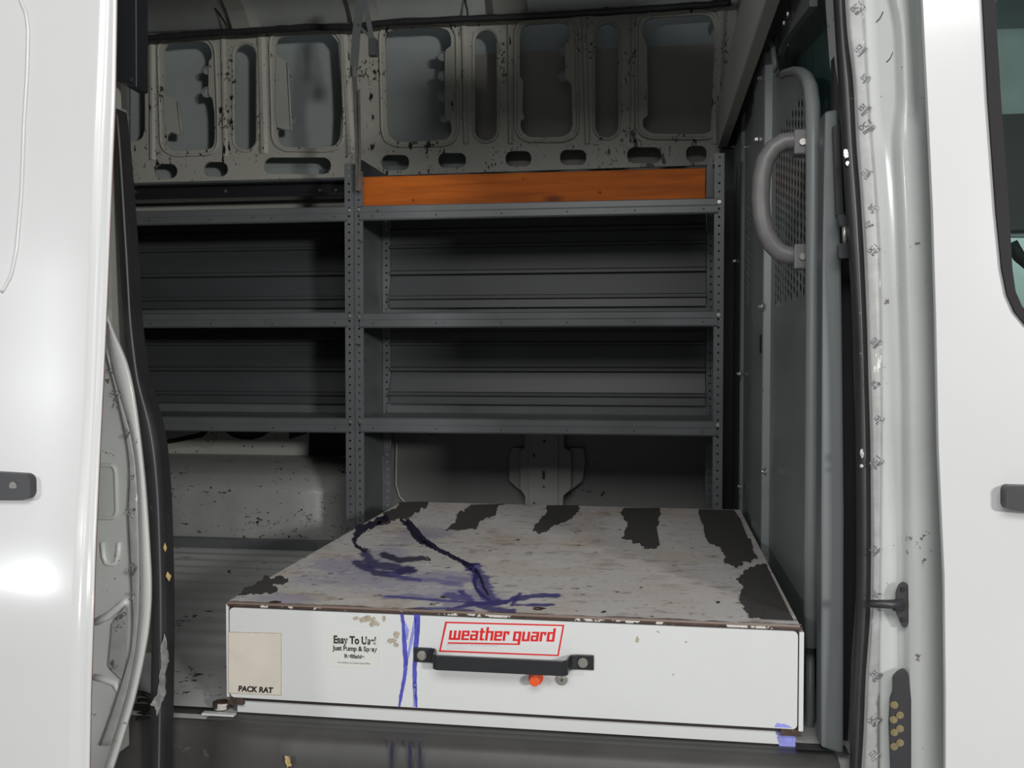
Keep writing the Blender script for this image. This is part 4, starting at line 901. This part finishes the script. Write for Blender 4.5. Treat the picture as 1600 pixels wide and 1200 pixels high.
# cab door
CD = thing('cab_door', at(1530, 1200, Y=1.5), 'white front cab door with rubber-edged window and black handle at the right', 'door')
ysd = np.linspace(-420, 1300, 72)
def dcol(tr, Yd): v = smooth_tr(tr, ysd, 1); return [at(v[i], ysd[i], Y=Yd) for i in range(len(ysd))]
edge = [(1421, -420), (1433, -120), (1438, 0), (1448, 200), (1454, 330), (1459, 500), (1463, 700), (1472, 900), (1474, 1080), (1474, 1300)]
wino = [(1530, -300), (1536, 0), (1544, 150), (1557, 330), (1566, 420), (1574, 460), (1586, 487), (1605, 510), (1650, 530), (2200, 560), (2200, -300)]
q = MB()
q.loft([dcol([(x+4, y) for x, y in edge], 1.545), dcol([(x+.5, y) for x, y in edge], 1.52), dcol(edge, 1.513), dcol([(x+1.5, y) for x, y in edge], 1.507), dcol([(x+4, y) for x, y in edge], 1.505)])
q.plate([at(x+4, y, Y=1.505) for x, y in edge]+[at(2300, 1300, Y=1.505), at(2300, -420, Y=1.505)], (0, .004, 0), [[at(x, y, Y=1.505) for x, y in wino]])
q.build('door_skin', M['white'], CD)
q = MB(); inn = [(1548, -285), (1556, 20), (1564, 150), (1577, 330), (1582, 420), (1587, 455), (1597, 478), (1612, 495), (1655, 512), (2200, 540), (2200, -285)]
oo = wino
q.plate([at(*p, Y=1.499) for p in oo], (0, .012, 0), [[at(x-.0, y+.2, Y=1.499) for x, y in inn]]); q.build('window_rubber', pm('matt_window_rubber', (.028, .026, .028, 1), .75, var=.1, spec=.15), CD, bevel=.002)
q = MB(); q.plate([at(*p, Y=1.506) for p in inn], (0, .004, 0)); q.build('window_glass', M['glass'], CD)
hp = roundpoly([(1563, 762), (1568, 756), (1610, 757), (1700, 762), (1700, 800), (1610, 797), (1568, 793), (1563, 788)], 5, 4)
q = MB(); q.plate([at(*p, Y=1.505) for p in hp], (0, -.022, 0)); q.build('door_handle', M['bplastic'], CD, bevel=.006, seg=3)
# cab interior seen through the glass
t = thing('cab_seat', (1.0, 2.3, 0), 'dark cab seat back dimly seen through the front door glass', 'seat')
q = MB(); q.plate([(a, 2.0, b) for a, b in rrect(.52, .2, .69, 1.15, .06)], (0, .5, 0)); q.build('backrest', M['dark'], t, bevel=.03); q = MB(); q.plate([(a, 2.12, b) for a, b in rrect(.56, 1.18, .68, 1.36, .05)], (0, .25, 0)); q.build('headrest', M['dark'], t, bevel=.02)
q = MB(); q.plate([(a, 2.0, b) for a, b in rrect(.7, .1, 1.3, .3, .06)], (0, .5, 0)); q.build('cushion', M['dark'], t, bevel=.03)
q = MB(); q.plate([(.36, 3.0, 0), (3.2, 3.0, 0), (3.2, 3.0, 1.62), (.36, 3.0, 1.62)], (0, .03, 0), [[(.95, 3.0, .76), (1.45, 3.0, .76), (1.6, 3.0, 1.0), (.98, 3.0, 1.02)]]); struct(q.build('wall_cab_far', M['cabgrey']))
slab('added_pale_wall', M['cablight'], -4, 6, 5.4, 5.45, -.7, 3.2)  # added pale wall that brightens the cab's far window opening
area('added_pale_wall_lamp', (2.4, 4.3, 2.6), (2.0, 5.4, .9), 1.2, 55, (.95, 1, .98), .3)  # added lamp, lights the pale wall behind the cab
slab('ceiling_cab', M['cabgrey'], .36, 3.2, 1.55, 3.4, 1.62, 1.65)
slab('added_dark_backing', M['dark'], .42, .44, 1.75, 3.0, .0, 1.6)  # dark sheet added to keep the bulkhead perforations dark
slab('trim_15', M['dark'], .45, 2.6, 2.94, 2.97, 1.03, 1.36)  # dark panel added to darken the middle of the cab window
t = thing('dashboard', (1.55, 2.2, .3), 'pale dashboard corner glimpsed through the cab door window', 'dashboard')
q = MB(); q.plate([(1.5, 2.0, .3), (2.1, 2.0, .3), (2.1, 2.0, .74), (1.62, 2.0, .78), (1.5, 2.0, .86)], (0, .9, 0)); q.build('panel', M['cablight'], t, bevel=.01)
q = MB(); q.tube([at(1580, 380, Y=1.9), at(1592, 400, Y=1.9), at(1640, 440, Y=1.9)], .012, 8); q.build('trim_bar', M['dark'], t)

# ------------------------------------------------------------------ left side
_dz = np.linspace(-.8, 2.2, 601)
_sl = np.interp(_dz, [-.8, .05, .20, .28, .335, .40, .50, .62, .80, 1.1, 2.2], [-.02, .0, .05, .17, .27, .31, .25, .17, .10, .06, .05])
_yd = np.cumsum(_sl)*(_dz[1]-_dz[0]); _yd += 1.432-np.interp(1.0, _dz, _yd)
def Yd_of(z): return float(np.interp(z, _dz, _yd))
def atd(px, py, off=0):
    Y_ = 1.41
    for _ in range(5): p = at(px, py, Y=Y_+off); Y_ = Yd_of(p.z)
    return at(px, py, Y=Y_+off)
SD = thing('sliding_door', at(100, 1200, Y=1.42), 'white sliding side door slid open at the left with black handle', 'door')
ysd = np.linspace(-420, 1300, 112)
def scol(tr, dy):
    v = smooth_tr(tr, ysd, 2) if not isinstance(tr, (int, float)) else [tr]*len(ysd); out = []
    for i in range(len(ysd)): out.append(atd(v[i], ysd[i], dy))
    return out
ed = [(184, -80), (183, 20), (181, 150), (174, 320), (168, 470), (163, 580), (157, 700), (150, 860), (147, 960), (143, 1080), (139, 1300)]
cr = [(170, -80), (166, 20), (163, 100), (157, 230), (152, 400), (149, 480), (145, 600), (140, 700), (132, 800), (127, 900), (123, 1000), (120, 1150), (117, 1300)]
off = lambda tr, d: [(x+d, y) for x, y in tr]
q = MB(); cols = [scol(-900, 0), scol(-450, -.004), scol(-200, -.006), scol(-60, -.006), scol(60, -.004)]
cols += [scol(off(cr, -14), -.001), scol(off(cr, -5), 0), scol(off(cr, 0), .003), scol(off(cr, 4), .005), scol(off(ed, -9), .004), scol(off(ed, -3), .004), scol(off(ed, -.6), .006), scol(ed, .010), scol(off(ed, -1), .03)]
q.loft(cols, smooth=True); q.loft([cols[-1], scol(off(ed, -120), .07)], smooth=False); q.build('door_skin', M['white'], SD)
q = MB(); q.tube(scol(off(ed, .1), .0105), .0007, 5); q.build('rusty_edge', pm('red_rust_edge', (.17, .05, .03, 1), .7, var=.4, vs=40), SD)
# pressed contour line
cl = [(22, -60), (32, 0), (41, 20), (44.5, 45), (43, 110), (38, 190), (34, 300), (26, 390), (18, 430), (5, 455), (-12, 470)]
q = MB(); q.tube([atd(x, y, -.005) for x, y in roundpoly([(a, b) for a, b in cl], 8, 3)[5:-5]], .0030, 8); q.build('pressed_line', M['white'], SD)
hp = roundpoly([(-150, 733), (0, 736), (50, 739), (57, 746), (57.5, 770), (52, 778), (0, 778), (-150, 778)], 6, 4)
q = MB(); q.plate([atd(*p, -.004) for p in hp], (0, -.016, 0)); h = q.build('door_handle', M['bplastic'], SD, bevel=.005, seg=3)
q = MB(); q.cyl(atd(21, 759, -.0195), (0, -1, 0), .0062, .0015, 20); q.build('lock_cylinder', M['steel'], h)
# light interior pillar strip behind door edge
q = MB(); cols = [column([(150, -60), (150, 1280)], 1.70), column([(172, -60), (178, 300), (186, 420), (196, 560), (215, 700), (225, 1280)], 1.69), column([(195, -60), (196, 130), (198, 300), (205, 420), (212, 560), (230, 700), (240, 1280)], 1.72), column([(203, -60), (203, 300), (208, 420), (215, 560), (232, 700), (243, 1280)], 1.80)]
cols = [[p for p in c if p.z > .06] for c in cols]; n_ = min(len(c) for c in cols); cols = [c[:n_] for c in cols]
q.loft(cols, smooth=True); struct(q.build('wall_pillar_left', M['primer_clean'], solid=.003))
# seal, left
sealL = [(178, 170), (180, 200), (182, 300), (187, 400), (190, 460), (194, 520), (203, 600), (215, 660), (226, 720), (232, 790), (235, 860), (236, 920), (237, 1000), (235, 1100), (232, 1260)]
sealR = [(184, 170), (190, 220), (197, 300), (205, 420), (209, 500), (214, 540), (222, 600), (241, 650), (250, 700), (256, 780), (258, 850), (260, 920), (260, 1020), (259, 1100), (256, 1260)]
q = strip('s', sealL, sealR, 1.597, M['black'], thick=.03, bulge=.012, y0=170, n=60, nc=8); q.origin = at(245, 1195, Y=1.63)
ls = props(q.build('door_seal', M['black']), 'black rubber door seal curving down the left edge of the opening', 'seal')
q = MB(); ys_ = np.linspace(180, 1250, 50); a_ = smooth_tr(sealL, ys_, 1); b_ = smooth_tr(sealR, ys_, 1); q.tube([at(a_[i]*.38+b_[i]*.62, ys_[i], Y=1.586) for i in range(50)], .0022, 6); q.build('seal_ridge', pm('grey_rubber_ridge', (.09, .09, .095, 1), .4), ls)
q = MB(); fo = jag([(257, 990), (261, 1010), (264, 1025), (262, 1040), (259, 1060), (260, 1082), (256, 1090), (252, 1100), (246, 1118), (243, 1105), (236, 1100), (247, 1085), (251, 1050), (252, 1015)], 2, 2, 4)
q.plate([at(*p, Y=1.583) for p in fo], (0, -.003, 0)); q.origin = at(250, 1110, Y=1.61)
props(q.build('foil_tape', M['foil']), 'torn crumpled silver foil hanging on the left black seal', 'foil')
for k, (pl, lab) in enumerate(((((258, 848), (261, 856), (259, 862), (256, 856)), 'small dry straw bit stuck to the left seal, upper of two'), (((262, 893), (268, 900), (265, 908), (260, 900)), 'small dry straw bit stuck to the left seal, lower of two'))):
    q = MB(); q.plate([at(*p, Y=1.588) for p in pl], (0, -.002, 0)); q.origin = at(*pl[0], Y=1.618); props(q.build('straw_bit', M['leaf']), lab, 'debris', 'straw bits on the left seal')
# white jamb of the rear side, with lip, recess and pressed pockets
ysj = np.linspace(485, 1290, 60)
def jcol(tr, Yd): v = smooth_tr(tr, ysj, 1); return [at(v[i], ysj[i], Y=Yd) for i in range(len(ysj))]
lipR = [(166, 485), (172, 505), (185, 535), (198, 565), (207, 600), (214, 645), (221, 700), (227, 760), (232, 830), (236, 900), (236, 940), (232, 985), (222, 1040), (208, 1100), (190, 1160), (170, 1220), (150, 1290)]
lipL = off([(166, 485), (169, 530), (178, 580), (190, 620), (205, 670), (214, 720), (218, 780), (220, 850), (221, 900), (220, 960), (214, 1020), (202, 1080), (184, 1140), (168, 1190), (150, 1240), (130, 1290)], -1)
tpL = off([(160, 485), (165, 550), (180, 605), (190, 650), (200, 700), (203, 740), (200, 800), (203, 860), (206, 920), (208, 980), (205, 1020), (192, 1060), (176, 1110), (162, 1150), (140, 1200), (118, 1290)], -2)
q = MB(); jc = [jcol([(40, 485), (40, 1290)], 1.575), jcol([(100, 485), (100, 1290)], 1.575), jcol([(130, 485), (130, 1290)], 1.575), jcol(off(tpL, -6), 1.572), jcol(tpL, 1.566), jcol(lipL, 1.562), jcol(off(lipL, 2), 1.552), jcol(off(lipR, -4), 1.546), jcol(lipR, 1.550), jcol(off(lipR, 2), 1.60)]
q.loft(jc, smooth=True); jamb = struct(q.build('wall_jamb_left', M['jamb']))
def pocket(poly, dy, nm, m=None):
    # pressed pocket: rounded raised wall and a sunk floor plate
    q = MB(); P = roundpoly(poly, 6, 4); q.tube([at(*p, Y=1.5735) for p in P], .0045, 8, closed=True); q.plate([at(*p, Y=1.5725) for p in P], (0, dy, 0)); return q.build(nm, m or M['jamb'], jamb)
pocket([(120, 728), (176, 727), (181, 735), (183, 800), (178, 809), (120, 808)], -.001, 'pressed_pocket', pm('greyed_jamb', (.45, .47, .44, 1), .35, var=.05))
q = MB(); q.tube([at(x, y, Y=1.573) for x, y in ((160, 848), (162, 870), (166, 880), (176, 882), (182, 878), (185, 862), (186, 848))], .0045, 8); q.build('pressed_fold', M['jamb'], jamb); q = MB(); q.tube([at(x, y, Y=1.572) for x, y in ((150, 972), (170, 962), (190, 945), (200, 938))], .007, 8); q.build('pressed_fold', M['jamb'], jamb); q = MB(); q.tube([at(x, y, Y=1.571) for x, y in ((148, 1058), (165, 1062), (180, 1068), (188, 1082), (186, 1095))], .006, 8); q.build('pressed_fold', M['jamb'], jamb)
tape_obj(off(tpL, 1), off(lipL, -2), 1.560, 545, 1165, [(176, 575, 7, 50), (182, 615, 9, 60), (205, 657, 7, 70), (197, 678, 6, 60), (205, 745, 5, 60), (204, 800, 8, 70), (206, 890, 8, 60), (206, 930, 6, 60)], 'printed film tape strip curving along the white left door jamb', ['DC 12', '151', 'DC'])
q = MB(); pl = [(197, 945), (200, 950), (198, 1000), (196, 1040), (190, 1062), (176, 1048), (170, 1040), (176, 975)]; q.plate([at(*p, Y=1.562) for p in pl], (0, -.0005, 0)); q.origin = at(185, 1050, Y=1.562)
ft = props(q.build('film_tape', M['tape']), 'wider piece of clear printed film low on the left door jamb', 'tape')
def wtext(s_, x, y, sz, ang, parent, Yd):
    c = at(x, y, Y=Yd); mpx = (c-CAM).dot(FW)/FPX; cu = bpy.data.curves.new('t', 'FONT'); cu.body = s_; cu.size = 1; cu.offset = .03; cu.align_x = 'CENTER'
    to = bpy.data.objects.new('t', cu); COL.objects.link(to); me = bpy.data.meshes.new_from_object(to.evaluated_get(bpy.context.evaluated_depsgraph_get())); bpy.data.objects.remove(to); bo = WL(parent)
    ca_, sa_ = math.cos(math.radians(ang)), math.sin(math.radians(ang))
    for v in me.vertices:
        u, w_ = v.co.x*sz*mpx, v.co.y*sz*mpx; v.co = c+Vector((u*ca_-w_*sa_, 0, u*sa_+w_*ca_))-bo
    me.materials.append(M['tapeprint']); o = bpy.data.objects.new('print', me); COL.objects.link(o); o.parent = parent
wtext('DC 1', 189, 981, 10, 38, ft, 1.5612); wtext('1X1', 180, 1045, 9, 45, ft, 1.5612)
for cx, cy, a, b, ang in ((189, 963, 11, 3.4, 38), (176, 1036, 5, 4, 45)):
    q = MB(); c = at(cx, cy, Y=1.5613); m_ = .00105; ca_, sa_ = math.cos(math.radians(ang)), math.sin(math.radians(ang)); q.plate([c+Vector(((u*ca_-v*sa_)*m_, 0, (u*sa_+v*ca_)*m_)) for u, v in ((-a, -b), (a, -b), (a, b), (-a, b))], (0, -.0002, 0)); q.build('print_bar', M['tapeprint'], ft)
# black rail end bracket at the top left
q = MB(); q.plate([at(*p, Y=1.60) for p in ((178, -60), (213, -60), (214, 137), (199, 137), (198, 130), (182, 127), (178, 124))], (0, .04, 0)); q.origin = at(196, 0, Y=1.6)
rb = props(q.build('rail_end', M['blackm'], bevel=.002), 'black steel rail end hanging at the top left of the opening', 'bracket')
q = MB(); q.cyl(at(206, 125, Y=1.60), (0, -1, 0), .004, .003, 8); q.build('bolt', M['bplastic'], rb)
# loose black cord behind the jamb lip
q = MB(); q.tube([at(x, y, Y=1.66) for x, y in roundpoly([(200, 1088), (215, 1082), (232, 1086), (240, 1096), (236, 1110), (222, 1122), (200, 1130)], 8, 4)[5:-5]], .005, 8)
q.tube([at(x, y, Y=1.665) for x, y in roundpoly([(205, 1100), (222, 1092), (236, 1097), (232, 1110), (215, 1117), (202, 1120)], 8, 4)[5:-5]], .0035, 8); q.origin = at(220, 1125, Y=1.66)
props(q.build('black_cord', M['black']), 'loop of black cord behind the lower left jamb lip', 'cord')
